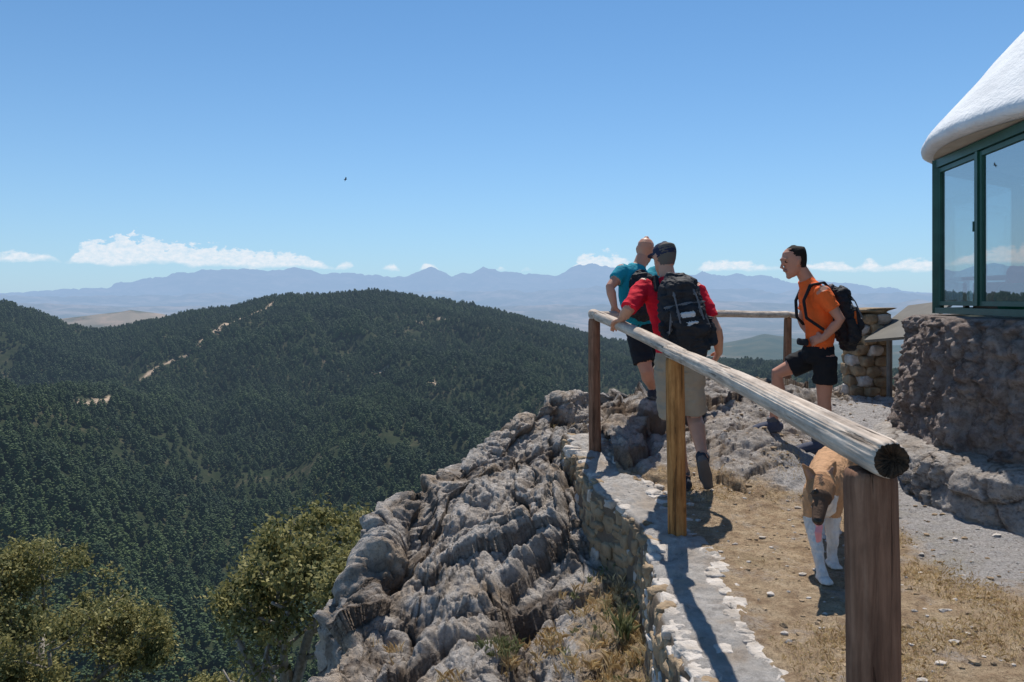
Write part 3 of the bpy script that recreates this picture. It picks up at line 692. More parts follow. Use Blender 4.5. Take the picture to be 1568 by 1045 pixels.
blob('green_bag',(4.05,6.45,.02),(.12,.15,.13),GB,4,bld); blob('red_jacket',(4.12,6.5,.22),(.06,.1,.09),RED2,5,bld)
# pillar + panel
PL=Bag(); 
for k in range(70):
    zq=-1.25+ (k//7)*.115; a=(k%7)/7*6.283+(k//7)*.5
    stone(np.array([4.02+.17*math.cos(a),9.05+.17*math.sin(a),zq]),(.075,.09,.062),np.eye(3),0 if k%4==0 else 1,900+k,PL)
V,Fc=tube([(4.02,9.05,-1.4),(4.02,9.05,-.22)],[.17,.17],16); PL.add(V,Fc,1)
stone(np.array([4.02,9.05,-.12]),(.25,.2,.035),np.eye(3),1,999,PL); stone(np.array([4.05,9.05,-.19]),(.2,.2,.04),np.eye(3),1,998,PL)
PL.make('stone_pillar',[STONE,STONEO],True)
PAN=simple('panel_sheet',(.12,.11,.095),(.18,.165,.14),3,.6,.002,10,spec=.1); MET=simple('panel_leg_metal',(.12,.11,.10),(.2,.18,.16),9,.5,0)
B=Bag(); p1=np.array([3.80,8.6,-.43]);p2=np.array([4.02,8.0,-.36]);p4=np.array([4.60,9.25,-.06]); p3=p2+p4-p1; nn=np.cross(p2-p1,p4-p1);nn/=np.linalg.norm(nn)
V=[p1,p2,p3,p4]+[p-nn*.03 for p in(p1,p2,p3,p4)]; B.add(V,[(0,1,2,3),(7,6,5,4),(0,4,5,1),(1,5,6,2),(2,6,7,3),(3,7,4,0)],0)
for f,g in((.25,.3),(.25,.8),(.75,.3),(.75,.8)):
    q_=p1+(p2-p1)*f+(p4-p1)*g; B.tube([(q_[0],q_[1],-1.4),q_+[0,0,-.035]],[.03,.03],10,1)
B.make('information_panel',[PAN,MET],False)
# ---------------- figures -----------------
class Fig:
    def __init__(s): s.p=[]
    def loft(s,pts,a,b=None,side=(1,0,0),label='skin',rnd=True):
        pts=[np.asarray(p,float) for p in pts]; b=list(a) if b is None else list(b); s.p.append((pts,list(a),b,np.asarray(side,float),label,rnd))
    def build(s,name,mats,voxel=.0065,cloth=(),amp=.006,fs=7,parent=None,smooth=2):
        V=[];Fc=[];n=0
        for pts,a,b,sd,l,rn in s.p:
            v,f=tube(pts,a,20,b,sd,rn); V.append(v); Fc+=[[i+n for i in q] for q in f]; n+=len(v)
        me=bpy.data.meshes.new('t'); me.from_pydata([tuple(v) for v in np.concatenate(V)],[],Fc)
        o=bpy.data.objects.new('t',me); bpy.context.scene.collection.objects.link(o)
        md=o.modifiers.new('r','REMESH'); md.mode='VOXEL'; md.voxel_size=voxel
        ms=o.modifiers.new('s','SMOOTH'); ms.factor=.5; ms.iterations=smooth
        dg=bpy.context.evaluated_depsgraph_get(); ev=o.evaluated_get(dg); m2=bpy.data.meshes.new_from_object(ev)
        nv=len(m2.vertices); co=np.empty(nv*3); m2.vertices.foreach_get('co',co); co=co.reshape(-1,3)
        bpy.data.objects.remove(o)
        best=np.full(nv,9e9); lab=np.zeros(nv,int); labels=list(mats)
        for pts,a,b,sd,l,rn in s.p:
            li=labels.index(l)
            for i in range(len(pts)-1):
                p,q=pts[i],pts[i+1]; d=q-p; LL=d.dot(d)
                if LL<1e-12: continue
                t0=(co-p)@d/LL; t=np.clip(t0,0,1); c=p+t[:,None]*d; v=co-c
                tt,S1,N1=frame(d,sd); A=a[i]+(a[i+1]-a[i])*t; Bb=b[i]+(b[i+1]-b[i])*t; mn=np.minimum(A,Bb)
                e=np.sqrt(((v@S1)/A)**2+((v@N1)/Bb)**2); sdv=(e-1)*mn; ax=np.abs(v@tt); sdv=np.where(ax>1e-6,np.hypot(np.maximum(sdv,0),ax*(1.6 if not rn else .9)) ,sdv)
                sdv=np.where(sdv<0,np.abs(sdv)*.5,sdv)
                k=sdv<best; best[k]=sdv[k]; lab[k]=li
        if amp:
            nr=np.empty(nv*3); m2.vertices.foreach_get('normal',nr); nr=nr.reshape(-1,3)
            w=np.isin(lab,[labels.index(c) for c in cloth if c in labels]).astype(float)
            wr_=1-np.abs(fbm(co*np.array([fs,fs,fs*1.9])+5,3,19))*4
            co=co+nr*(w*amp*(fbm(co*np.array([fs,fs,fs*1.5]),3,9)*1.6+.35*wr_))[:,None]; m2.vertices.foreach_set('co',co.ravel())
        m2.materials.clear()
        for l in labels: m2.materials.append(mats[l])
        npoly=len(m2.polygons); ls=np.empty(npoly,np.int32); m2.polygons.foreach_get('loop_start',ls); lv=np.empty(len(m2.loops),np.int32); m2.loops.foreach_get('vertex_index',lv)
        fi=lab[lv[ls]]; m2.polygons.foreach_set('material_index',fi.astype(np.int32)); m2.polygons.foreach_set('use_smooth',np.full(npoly,True)); m2.update(); m2.name=name
        ob=bpy.data.objects.new(name,m2); bpy.context.scene.collection.objects.link(ob)
        if parent: ob.parent=parent
        return ob
def U(v): v=np.asarray(v,float); return v/np.linalg.norm(v)
def lerp(a,b,t): return np.asarray(a)*(1-t)+np.asarray(b)*t
def hand(f,w,d,nrm,curl=.5,thumb=1,lab='skin'):
    d=U(d); nrm=U(np.asarray(nrm)-d*np.dot(nrm,d)); s=np.cross(d,nrm)*thumb
    f.loft([w-d*.01,w+d*.03,w+d*.08],[.026,.036,.038],[.02,.017,.014],s,lab)
    for i,(o,L_) in enumerate(((.028,.070),(.010,.078),(-.010,.072),(-.028,.056))):
        p=w+d*.082+s*o; dd=d.copy(); pts=[p-d*.02]; 
        for k in range(3):
            an=curl*(.5+.5*k); dd=U(d*math.cos(an)+nrm*math.sin(an)+s*(o*1.5)); p2=pts[-1]+dd*(L_*(.48,.32,.25)[k]+(.02 if k==0 else 0)); pts.append(p2)
        f.loft(pts,[.0095,.009,.0085,.0075],None,s,lab)
    p=w+d*.025+s*.028; f.loft([p,p+U(s*.8+d*.7+nrm*.3)*.035,p+U(s*.8+d*.7+nrm*.3)*.035+U(d+nrm*.5)*.028],[.013,.011,.009],None,s,lab)
def head(f,c,up,fw,k=1.0,hair=None,cap=None):
    up=U(up); fw=U(np.asarray(fw)-up*np.dot(fw,up)); sd=np.cross(fw,up)
    def q(z,y,x=0): return np.asarray(c)+(up*z+fw*y+sd*x)*k
    f.loft([q(-.112,.058),q(-.095,.045),q(-.06,.022),q(-.02,.008),q(.03,0),(q(.07,-.005)),q(.10,-.008),q(.113,-.008)],[x*k for x in(.022,.042,.060,.069,.073,.068,.046,.022)],[x*k for x in(.022,.042,.068,.086,.095,.088,.060,.028)],sd)
    f.loft([q(.012,.092),q(-.015,.103),q(-.034,.112),(q(-.042,.098))],[x*k for x in(.009,.011,.016,.013)],[x*k for x in(.010,.011,.012,.008)],sd)
    f.loft([q(.028,.086,-.045),q(.032,.092,0),q(.028,.086,.045)],[.010*k]*3,None,up)
    f.loft([q(-.062,.082,-.022),q(-.062,.092,0),q(-.062,.082,.022)],[.009*k]*3,None,up,'lip')
    for s in(-1,1):
        f.loft([q(.035,-.008,s*.074),q(.01,-.002,s*.082),q(-.028,.002,s*.073)],[x*k for x in(.014,.018,.011)],[x*k for x in(.009,.010,.008)],fw)
        f.loft([q(.008,.083,s*.022),q(.008,.083,s*.040)],[.009*k]*2,None,up,'eye')
    if hair:
        f.loft([q(-.055,-.040),q(-.01,-.032),q(.03,-.028),q(.058,-.020),q(.085,-.010),q(.108,-.006),q(.122,-.006)],[x*k for x in(.055,.070,.077,.079,.071,.052,.024)],[x*k for x in(.050,.070,.078,.086,.087,.066,.030)],sd,hair,False)
    if cap:
        f.loft([q(.005,-.022),q(.035,-.008),q(.07,-.004),q(.10,-.006),q(.115,-.006),q(.123,-.006)],[x*k for x in(.078,.084,.082,.066,.045,.02)],[x*k for x in(.090,.103,.102,.080,.052,.022)],sd,cap,False)
        f.loft([q(.04,.08),q(.032,.13),q(.022,.165)],[x*k for x in(.072,.066,.045)],[.010*k]*3,sd,cap)
def shoe(f,heel,toe,up,ankle):
    d=U(toe-heel); s=U(np.cross(d,up)); u=np.cross(s,d)
    f.loft([heel+u*.045,lerp(heel,toe,.35)+u*.05,lerp(heel,toe,.7)+u*.04,toe+u*.03-d*.02],[.038,.042,.05,.036],[.042,.045,.036,.024],s,'shoe')
    f.loft([heel+u*.008,lerp(heel,toe,.5)+u*.008,toe+u*.008],[.038,.045,.036],[.013,.013,.013],s,'sole')
    f.loft([lerp(heel,toe,.2)+u*.05,ankle+(ankle-lerp(heel,toe,.2)-u*.05)*.15],[.045,.046],None,s,'shoe',False)
    f.loft([ankle,ankle+U(ankle-heel)*.05],[.043,.044],None,s,'sock',False)
def torso(f,pel,che,nek,sd,w=1.0,belly=0,lab='shirt'):
    C=lambda t:(1-t)**2*pel+2*t*(1-t)*(2*che-.5*(pel+nek))+t*t*nek
    ts=[-.06,.12,.3,.5,.68,.84,.93,1.0]
    f.loft([C(t) for t in ts],[x*w for x in(.168,.163,.162,.172,.186,.175,.12,.068)],[x*w for x in(.118,.118+belly,.120+belly,.122,.118,.100,.080,.066)],sd,lab,False)
def arm(f,sh,el,wr,sl=.6,lab='shirt',r=1.0,chest=None):
    f.loft([sh,lerp(sh,el,.5),el,lerp(el,wr,.3),wr],[x*r for x in(.052,.048,.040,.042,.027)])
    if chest is not None: f.loft([lerp(sh,chest,.6),sh],[.085*r,.072*r],None,(0,0,1),lab)
    f.loft([sh,lerp(sh,el,.3),lerp(sh,el,sl)],[x*r for x in(.072,.068,.066)],None,(1,0,0),lab,False)
def leg(f,hip,kn,an,sh=.8,fw=(0,1,0),lab='shorts',r=1.0):
    fw=np.asarray(fw,float)
    f.loft([hip,lerp(hip,kn,.5),kn,lerp(kn,an,.3)-fw*.018,lerp(kn,an,.7),an],[x*r for x in(.085,.075,.056,.060,.043,.036)])
    f.loft([hip,lerp(hip,kn,.4),lerp(hip,kn,sh)],[x*r for x in(.102,.100,.098)],None,(1,0,0),lab,False)
def skinmat(n,c): return simple(n,tuple(x*.85 for x in c),c,12,.5,.001,120,spec=.4)
SK=skinmat('tanned_skin',(.60,.30,.19)); SK2=skinmat('ruddy_skin',(.58,.27,.17))
EYE=simple('eye_dark',(.02,.015,.01),(.04,.03,.02),5,.3,0); LIP=simple('lip',(.34,.14,.10),(.38,.16,.12),5,.5,0)
def cloth(n,c,bd=.004,bs=25,rough=.85): return simple(n,tuple(x*.8 for x in c),c,7,rough,bd,bs,spec=.2)
BLK=cloth('black_cloth',(.022,.022,.025)); SHOE=cloth('dark_shoe',(.04,.045,.06)); SOLE=cloth('grey_sole',(.12,.12,.13)); SOCK=cloth('grey_sock',(.12,.12,.13))
base=dict(skin=SK,eye=EYE,lip=LIP,shoe=SHOE,sole=SOLE,sock=SOCK,strap=BLK)
# --- red shirt hiker
f=Fig(); pel=S(1040,548,5.88);che=S(1030,478,5.95);nek=S(1023,424,6.02); sL=S(986,440,5.98);sR=S(1065,446,5.90); sd=U(sR-sL)
torso(f,pel,che,nek,sd,1.0,.012)
eL=S(961,476,5.82);wL=S(951,490,6.03); arm(f,sL,eL,wL,.95,'shirt',1,che); hand(f,wL,U(S(940,497,6.16)-wL),(0,0,-1),.75,1)
eR=S(1098,508,5.78);wR=S(1101,540,5.86); arm(f,sR,eR,wR,.68,'shirt',1,che); hand(f,wR,U(S(1090,560,5.92)-wR),(-1,.1,0),.5,1)
hL=S(1022,562,5.90);hR=S(1056,562,5.86)
gz=Gz(1.26,5.85)
kL=S(1031,642,5.97);aL=np.array([1.27,5.86,gz+.09]); kR=S(1062,635,5.98);aR=S(1077,702,5.66)
f.loft([pel+[0,0,.04],pel+[0,0,-.03],pel+[0,0,-.11]],[.172,.180,.165],[.125,.130,.120],sd,'shorts',False)
leg(f,hL,kL,aL,.92); leg(f,hR,kR,aR,.92)
shoe(f,np.array([1.275,5.80,gz]),np.array([1.22,6.06,gz]),(0,0,1),aL)
gt=Gz(1.43,5.80)
shoe(f,S(1076,706,5.60),np.array([1.425,5.76,gt+.01]),(0,.9,.3),aR)
hc=S(1017,396,6.08); f.loft([nek-[0,0,.03],lerp(nek,hc,.5),hc+[0,0,-.03]],[.062,.056,.056]); head(f,hc,(0,.05,1),(-.45,1,-.15),1.0,'hair','cap')
for s_,o in((sL,.05),(sR,-.05)):
    q0=lerp(s_,nek,.42)
    f.loft([q0+[0,-.13,-.06],q0+[0,-.05,.045],q0+[0,.06,.03],q0+[0,.12,-.08],q0+[0,.12,-.2]],[.024]*5,[.012]*5,(1,0,0),'strap')
f.build('hiker_in_red_shirt',dict(base,shirt=cloth('red_shirt',(.75,.014,.035),.006),shorts=cloth('khaki_shorts',(.38,.31,.23)),hair=cloth('grey_hair',(.14,.12,.10)),cap=cloth('navy_cap',(.03,.036,.07))),cloth=('shirt','shorts'),amp=.012)
PACKB=cloth('pack_black',(.028,.028,.032),.006,18,.7); PACKG=cloth('pack_grey',(.16,.16,.17),.003,30); PACKW=cloth('pack_logo_white',(.65,.65,.65),0); PACKO=cloth('pack_orange',(.75,.14,.03),.003,30)
def pack(name,c,up,back,h,w,dp,acc):
    up=U(up); back=U(np.asarray(back)-up*np.dot(back,up)); sd=np.cross(up,back); f=Fig()
    q=lambda z,y,x=0: np.asarray(c)+up*z+back*y+sd*x
    f.loft([q(-.5*h,0),q(-.42*h,.01),q(-.1*h,.01),q(.25*h,0),q(.42*h,-.01),q(.5*h,-.03)],[w*x for x in(.36,.46,.5,.5,.44,.28)],[dp*x for x in(.36,.48,.5,.46,.38,.2)],sd,'body')
    f.loft([q(-.36*h,dp*.42),q(-.2*h,dp*.5),q(.06*h,dp*.46),q(.12*h,dp*.38)],[w*x for x in(.30,.37,.36,.28)],[dp*x for x in(.16,.22,.2,.12)],sd,'body')
    f.loft([q(.22*h,dp*.36),q(.36*h,dp*.34),q(.46*h,dp*.2)],[w*.33,w*.34,w*.25],[dp*.16,dp*.18,dp*.14],sd,'body')
    for s in(-1,1):
        f.loft([q(.44*h,dp*.3,s*w*.2),q(.2*h,dp*.58,s*w*.24),q(-.1*h,dp*.74,s*w*.26)],[.008]*3,[.006]*3,sd,'grey')
        f.loft([q(-.38*h,dp*.1,s*w*.47),q(-.1*h,dp*.1,s*w*.54)],[.05,.045],[.035,.03],back,'body')
        f.loft([q(.05*h,dp*.45,s*w*.36),q(-.2*h,dp*.35,s*w*.46),q(-.1*h,0,s*w*.52)],[.009]*3,[.006]*3,up,'acc')
    f.loft([q(.13*h,dp*.3,-w*.46),q(.14*h,dp*.52,0),q(.13*h,dp*.3,w*.46)],[.008]*3,[.006]*3,up,'grey')
    f.loft([q(-.0*h,dp*.66,-.06),q(-.01*h,dp*.69,.03)],[.016]*2,[.01]*2,up,'logo')
    f.loft([q(-.12*h,dp*.73,-.03),q(-.12*h,dp*.73,.04)],[.008]*2,[.008]*2,up,'logo')
    f.loft([q(.5*h,-.05,-.03),q(.56*h,-.05,0),q(.5*h,-.05,.03)],[.009]*3,None,back,'grey')
    return f.build(name,dict(body=PACKB,grey=PACKG,logo=PACKW,acc=acc),voxel=.006,cloth=('body',),amp=.022,fs=10)
pack('backpack',S(1047,484,5.70),(-.17,.12,1),(.12,-1,.12),.56,.33,.20,PACKG)
# --- teal hiker
f=Fig(); pel=S(984,503,7.22);che=S(972,450,7.18);nek=S(978,406,7.2); sL=S(953,416,7.12);sR=S(1003,420,7.38); sd=U(sR-sL)
torso(f,pel,che,nek,sd,.95,.0); eL=S(934,440,7.0);wL=S(941,470,6.95); arm(f,sL,eL,wL,.55,'shirt',1,che); hand(f,wL,(0,.05,-1),(.2,1,0),.5,1)
eR=S(1015,455,7.5);wR=S(1010,485,7.4); arm(f,sR,eR,wR,.55,'shirt',1,che); hand(f,wR,(-.4,.1,-1),(-1,0,0),.5,-1)
hL=S(976,515,7.15);hR=S(993,515,7.3); g1=Gz(1.26,7.22); g2=Gz(1.42,7.45)
kL=S(990,570,7.05);aL=np.array([1.27,7.2,g1+.09]);kR=S(1003,575,7.3);aR=np.array([1.44,7.42,g2+.09])
f.loft([pel+[0,0,.04],pel+[0,0,-.03],pel+[0,0,-.11]],[.165,.172,.16],[.12,.125,.115],sd,'shorts',False)
leg(f,hL,kL,aL,.75,(.4,.9,0));leg(f,hR,kR,aR,.75,(.4,.9,0)); 
shoe(f,np.array([1.25,7.15,g1]),np.array([1.34,7.40,g1]),(0,0,1),aL); shoe(f,np.array([1.42,7.37,g2]),np.array([1.50,7.62,g2]),(0,0,1),aR)
hc=S(988,384,7.25); f.loft([nek-[0,0,.03],lerp(nek,hc,.5),hc+[0,0,-.03]],[.062,.056,.056]); head(f,hc,(.15,.05,1),(.6,1,-.2),1.0)
f.build('hiker_in_teal_shirt',dict(base,skin=SK2,shirt=cloth('teal_shirt',(.012,.29,.38)),shorts=cloth('dark_shorts',(.02,.021,.026))),cloth=('shirt','shorts'),amp=.01)
pack('backpack',S(985,452,7.02),(-.05,.0,1),(.3,-1,0),.40,.22,.12,PACKG)
# --- orange hiker
f=Fig(); pel=S(1252,535,6.62);che=S(1252,480,6.62);nek=S(1233,428,6.62); sL=S(1260,450,6.43);sR=S(1240,450,6.79); sd=U(sR-sL)
torso(f,pel,che,nek,sd,.93,.0); eL=S(1287,490,6.36);wL=S(1262,517,6.42); arm(f,sL,eL,wL,.6,'shirt',.95,che); hand(f,wL,U(S(1244,522,6.5)-wL),(.1,.9,-.3),.5,-1)
eR=S(1228,492,6.86);wR=S(1240,512,6.74); arm(f,sR,eR,wR,.6,'shirt',.95,che); hand(f,wR,(.6,-.3,-.3),(0,-1,0),.5,1)
hL=S(1263,545,6.53);hR=S(1250,545,6.68); g1=Gz(2.5,6.58); g2=Gz(2.22,6.8)
kL=S(1262,612,6.55);aL=np.array([2.53,6.58,g1+.09]);kR=S(1190,572,6.76);aR=np.array([2.24,6.82,g2+.09])
f.loft([pel+[0,0,.03],pel+[0,0,-.03],pel+[0,0,-.11]],[.155,.162,.15],[.12,.128,.12],sd,'shorts',False)
leg(f,hL,kL,aL,.62,(-1,0,0),'shorts',.95);leg(f,hR,kR,aR,.66,(-1,0,0),'shorts',.95)
shoe(f,np.array([2.57,6.58,g1]),np.array([2.33,6.55,g1]),(0,0,1),aL); zz=aR[2]-.09; shoe(f,np.array([2.29,6.83,zz]),np.array([2.05,6.80,zz]),(0,0,1),aR)
hc=S(1216,401,6.62); f.loft([nek-[0,0,.03]+[.03,0,0],lerp(nek,hc,.45)+[.015,0,0],hc+[.02,0,-.03]],[.06,.054,.055]); head(f,hc,(-.12,0,1),(-1,-.12,-.12),1.05,'hair')
for s_,k_ in((sL,1),(sR,-1)):
    q0=lerp(s_,nek,.35)
    f.loft([q0+[.15,0,-.05],q0+[.06,0,.05],q0+[-.05,0,.03],q0+[-.105,0,-.10],q0+[-.09,-.02*k_,-.24],q0+[.02,-.09*k_,-.33]],[.022]*6,[.012]*6,(0,1,0),'strap')
f.loft([pel+[-.125,-.1,.06],pel+[-.14,0,.06],pel+[-.125,.1,.06]],[.03]*3,[.015]*3,(0,0,1),'strap')
f.build('hiker_in_orange_shirt',dict(base,skin=SK2,shirt=cloth('orange_shirt',(1.0,.17,.035)),shorts=cloth('black_shorts',(.018,.018,.02)),hair=cloth('dark_hair',(.025,.018,.014),.006,60),shoe=cloth('blue_shoe',(.08,.09,.13))),cloth=('shirt','shorts'),amp=.011)
pack('backpack',S(1290,483,6.62),(-.22,0,1),(1,-.15,.15),.48,.27,.18,PACKO)
# --- dog
f=Fig(); gd=Gz(1.65,4.2); dz=gd+1.47
def D_(x,y_,z): return np.array([x,y_,z+dz])
sd=U([.94,.34,0]); 
f.loft([D_(2.03,5.04,-1.0),D_(1.96,4.88,-.98),D_(1.88,4.72,-1.0),D_(1.79,4.52,-1.03),D_(1.72,4.38,-1.0)],[.085,.098,.112,.118,.085],[.10,.105,.125,.155,.12],sd,'tan')
f.loft([D_(1.75,4.45,-.98),D_(1.68,4.30,-.95),D_(1.622,4.19,-.955)],[.088,.075,.066],[.10,.088,.075],sd,'tan')
f.loft([D_(1.70,4.34,-1.10),D_(1.655,4.255,-1.02)],[.066,.055],[.066,.055],sd,'white')
h0=D_(1.612,4.16,-.965)
f.loft([h0+[.02,.05,.02],h0,h0+[-.02,-.05,-.03]],[.068,.076,.060],[.062,.068,.057],sd,'head')
f.loft([h0+[-.02,-.05,-.03],h0+[-.045,-.10,-.075],h0+[-.075,-.155,-.125]],[.050,.038,.030],[.048,.036,.026],sd,'muzzle')
f.loft([h0+[.005,.0,.06],h0+[-.015,-.055,.035]],[.022,.015],[.012,.010],sd,'muzzle')
f.loft([h0+[-.03,-.07,-.085],h0+[-.068,-.13,-.15]],[.028,.02],[.014,.012],sd,'muzzle')
f.loft([h0+[-.078,-.168,-.118],h0+[-.080,-.176,-.128]],[.019,.016],[.014,.012],sd,'black')
f.loft([h0+[-.055,-.13,-.15],h0+[-.070,-.15,-.19],h0+[-.066,-.145,-.235]],[.020,.025,.018],[.007,.007,.006],sd,'tongue')
for s in(-1,1):
    f.loft([h0+sd*s*.030+[-.028,-.066,.006],h0+sd*s*.032+[-.030,-.070,.004]],[.011]*2,None,sd,'black')
    f.loft([h0+sd*s*.058+[-.01,-.03,-.04],h0+sd*s*.04+[-.035,-.08,-.06]],[.022,.016],None,sd,'head')
    f.loft([h0+sd*s*.045+[.01,.03,.035],h0+sd*s*.078+[.01,.03,.085],h0+sd*s*.105+[0,.02,.125]],[.034,.026,.008],[.012,.011,.007],U([1,0,-.4*s]),'head')
    f.loft([h0+sd*s*.055+[.0,.015,.055],h0+sd*s*.085+[-.0,.012,.098]],[.018,.008],[.006,.005],U([1,0,-.4*s]),'ear')
def dleg(pts,r,whf):
    n=len(pts); 
    for i in range(n-1): f.loft([pts[i],pts[i+1]],[r[i],r[i+1]],[r[i]*1.15,r[i+1]*1.15],(1,0,0),'white' if i>=whf else 'tan')
    p=pts[-1]; 
    f.loft([p+[.0,.02,-.006],p+[-.004,-.045,-.012]],[.03,.034],[.022,.018],(1,0,0),'white')
    for k in(-1.5,-.5,.5,1.5): f.loft([p+[k*.014,-.035,-.014],p+[k*.016,-.068+abs(k)*.006,-.017]],[.011,.010],None,(1,0,0),'white')
dleg([D_(1.68,4.42,-1.05),D_(1.665,4.43,-1.19),D_(1.65,4.30,-1.33),D_(1.645,4.25,-1.40),D_(1.642,4.21,-1.442)],[.062,.046,.030,.025,.028],1)
dleg([D_(1.80,4.46,-1.05),D_(1.81,4.50,-1.19),D_(1.80,4.47,-1.33),D_(1.795,4.47,-1.40),D_(1.79,4.45,-1.442)],[.062,.046,.030,.025,.028],1)
for dx,dy in((-.03,-.03),(.10,.06)):
    dleg([D_(2.0+dx,4.98+dy,-1.03),D_(1.94+dx,4.86+dy,-1.18),D_(1.99+dx,5.06+dy,-1.29),D_(1.97+dx,5.03+dy,-1.38),D_(1.955+dx,5.0+dy,-1.442)],[.085,.055,.028,.024,.026],2)
f.loft([D_(2.05,5.10,-.96),D_(2.12,5.22,-.90),D_(2.16,5.3,-.80)],[.03,.026,.012],None,(1,0,0),'tan')
fur=lambda n,c: simple(n,tuple(x*.65 for x in c),c,30,.8,.006,110,spec=.2,sc=(1,1,.4))
f.build('dog',dict(tan=fur('tan_fur',(.60,.34,.18)),white=fur('white_fur',(.82,.76,.70)),head=fur('russet_fur',(.42,.22,.11)),muzzle=fur('dark_brown_fur',(.12,.07,.045)),black=EYE,tongue=simple('tongue',(.66,.24,.26),(.78,.33,.35),20,.35,0,spec=.5),ear=fur('inner_ear',(.40,.24,.17))),voxel=.005,cloth=('tan','white'),amp=.004,fs=25,smooth=3)
# bird
B=Bag(); c=np.array(S(529,275,80)); B.tube([c+[-.16,0,-.02],c+[-.05,0,0],c+[.08,0,.02],c+[.16,0,.0]],[.02,.05,.05,.01],8)
B.add([c+[-.05,0,.02],c+[.07,0,.03],c+[.10,.1,.16],c+[.0,.18,.3],c+[-.05,.1,.15]],[(0,1,2,3,4)]); B.add([c+[-.05,0,0],c+[.07,0,0],c+[.05,-.15,-.12],c+[-.03,-.25,-.25],c+[-.06,-.1,-.12]],[(0,1,2,3,4)])
B.make('bird',cloth('bird_plumage',(.05,.045,.04),0),False)
# ---------------- sky, sun, camera -----------------
SE,SA=math.radians(60),math.radians(10)
w=bpy.data.worlds.new('World'); bpy.context.scene.world=w; w.use_nodes=True; nt=w.node_tree; nt.nodes.clear(); L=nt.links
sky=N(nt,'ShaderNodeTexSky',sky_type='NISHITA',sun_disc=False,sun_elevation=SE,sun_rotation=SA); sky.altitude=1800; sky.air_density=1.0; sky.dust_density=.3; sky.ozone_density=4.0
tc=N(nt,'ShaderNodeTexCoord'); sx=N(nt,'ShaderNodeSeparateXYZ'); L.new(tc.outputs['Generated'],sx.inputs[0])
az=math_(nt,'ARCTAN2',sx.outputs[0],sx.outputs[1]); el=math_(nt,'ARCSINE',sx.outputs[2])
hz=math_(nt,'EXPONENT',math_(nt,'MULTIPLY',math_(nt,'MAXIMUM',el,0.0),-6.8))
skc=mixc(nt,1.0,sky.outputs[0],(.62,.92,1.02),'MULTIPLY')
skc=mixc(nt,math_(nt,'MULTIPLY',hz,.87),skc,(3.6,4.8,6.1))
bg=N(nt,'ShaderNodeBackground'); L.new(skc,bg.inputs[0]); bg.inputs[1].default_value=.125
ax_=math_(nt,'DIVIDE',math_(nt,'ADD',az,.65),1.3,clamp=True)
def azn(px): return (math.atan((px-784)/F)+.65)/1.3
fc=N(nt,'ShaderNodeFloatCurve'); L.new(ax_,fc.inputs['Value']); cv=fc.mapping.curves[0]
kn=[(-60,0),(0,10),(40,14),(80,9),(98,0),(108,5),(125,28),(200,38),(260,32),(330,27),(400,24),(470,18),(498,8),(512,0),(522,9),(538,9),(548,0),(582,0),(592,9),(603,8),(612,0),(642,0),(650,11),(664,8),(674,0),(758,0),(766,8),(776,0),(798,0),(806,7),(816,0),(872,0),(888,22),(915,28),(955,20),(975,10),(1000,0),(1062,0),(1080,13),(1130,16),(1160,10),(1200,5),(1240,14),(1290,13),(1308,4),(1330,15),(1350,6),(1390,15),(1430,15),(1568,0)]
cv.points[0].location=(0,0); cv.points[1].location=(1,0)
for p_,h_ in kn: q_=cv.points.new(azn(p_),h_/60)
for q_ in cv.points: q_.handle_type='VECTOR'
fc.mapping.update()
H_=math_(nt,'MULTIPLY',fc.outputs[0],60/F)
cb=N(nt,'ShaderNodeCombineXYZ'); L.new(az,cb.inputs[0]); L.new(math_(nt,'MULTIPLY',el,1.7),cb.inputs[1])
n1=noise(nt,cb.outputs[0],60,8,.62,.2); n2=noise(nt,cb.outputs[0],22,5,.6)
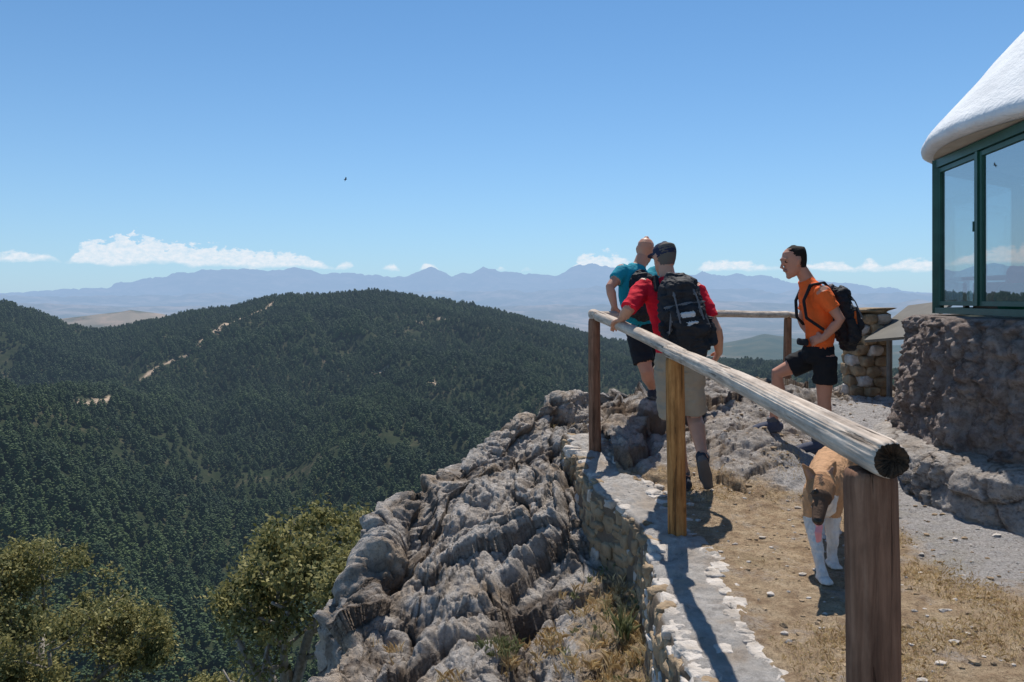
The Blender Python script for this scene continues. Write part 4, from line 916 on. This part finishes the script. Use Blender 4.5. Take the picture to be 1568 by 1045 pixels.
base_=math_(nt,'ADD',math_(nt,'MULTIPLY',az,-.007),.0375)
rel=math_(nt,'SUBTRACT',el,base_)
top=math_(nt,'MULTIPLY',H_,math_(nt,'ADD',math_(nt,'MULTIPLY',n1,2.2),-.05))
dd=math_(nt,'SUBTRACT',top,rel)
m1=math_(nt,'DIVIDE',dd,.004,clamp=True)
m2=math_(nt,'DIVIDE',math_(nt,'ADD',rel,math_(nt,'MULTIPLY',math_(nt,'SUBTRACT',n2,.45),.022)),.005,clamp=True)
mk_=math_(nt,'MULTIPLY',math_(nt,'MULTIPLY',m1,m2),math_(nt,'GREATER_THAN',H_,.001))
n3=noise(nt,cb.outputs[0],110,7,.7)
mk_=math_(nt,'MULTIPLY',mk_,math_(nt,'ADD',math_(nt,'MULTIPLY',n3,2.0),-.22),clamp=True)
bc=N(nt,'ShaderNodeBackground'); bc.inputs[0].default_value=(.84,.90,.97,1); bc.inputs[1].default_value=.97
mx=N(nt,'ShaderNodeMixShader'); L.new(mk_,mx.inputs[0]);L.new(bg.outputs[0],mx.inputs[1]);L.new(bc.outputs[0],mx.inputs[2])
wo=N(nt,'ShaderNodeOutputWorld'); L.new(mx.outputs[0],wo.inputs[0])
sl=bpy.data.lights.new('sun','SUN'); sl.energy=5.0; sl.angle=math.radians(.53); sl.color=(1,.95,.87); so=bpy.data.objects.new('sun',sl); bpy.context.scene.collection.objects.link(so)
dv=Vector((math.sin(SA)*math.cos(SE),math.cos(SA)*math.cos(SE),math.sin(SE))); so.rotation_mode='QUATERNION'; so.rotation_quaternion=dv.to_track_quat('Z','Y')
cam=bpy.data.cameras.new('camera'); co_=bpy.data.objects.new('camera',cam); bpy.context.scene.collection.objects.link(co_); cam.sensor_width=36; cam.lens=36*F/1568; cam.shift_y=-62.5/1568
co_.rotation_euler=(math.radians(90),0,0); cam.clip_start=.05; cam.clip_end=100000; bpy.context.scene.camera=co_
sc_=bpy.context.scene; sc_.view_settings.view_transform='Standard'; sc_.view_settings.look='None'; sc_.view_settings.exposure=0
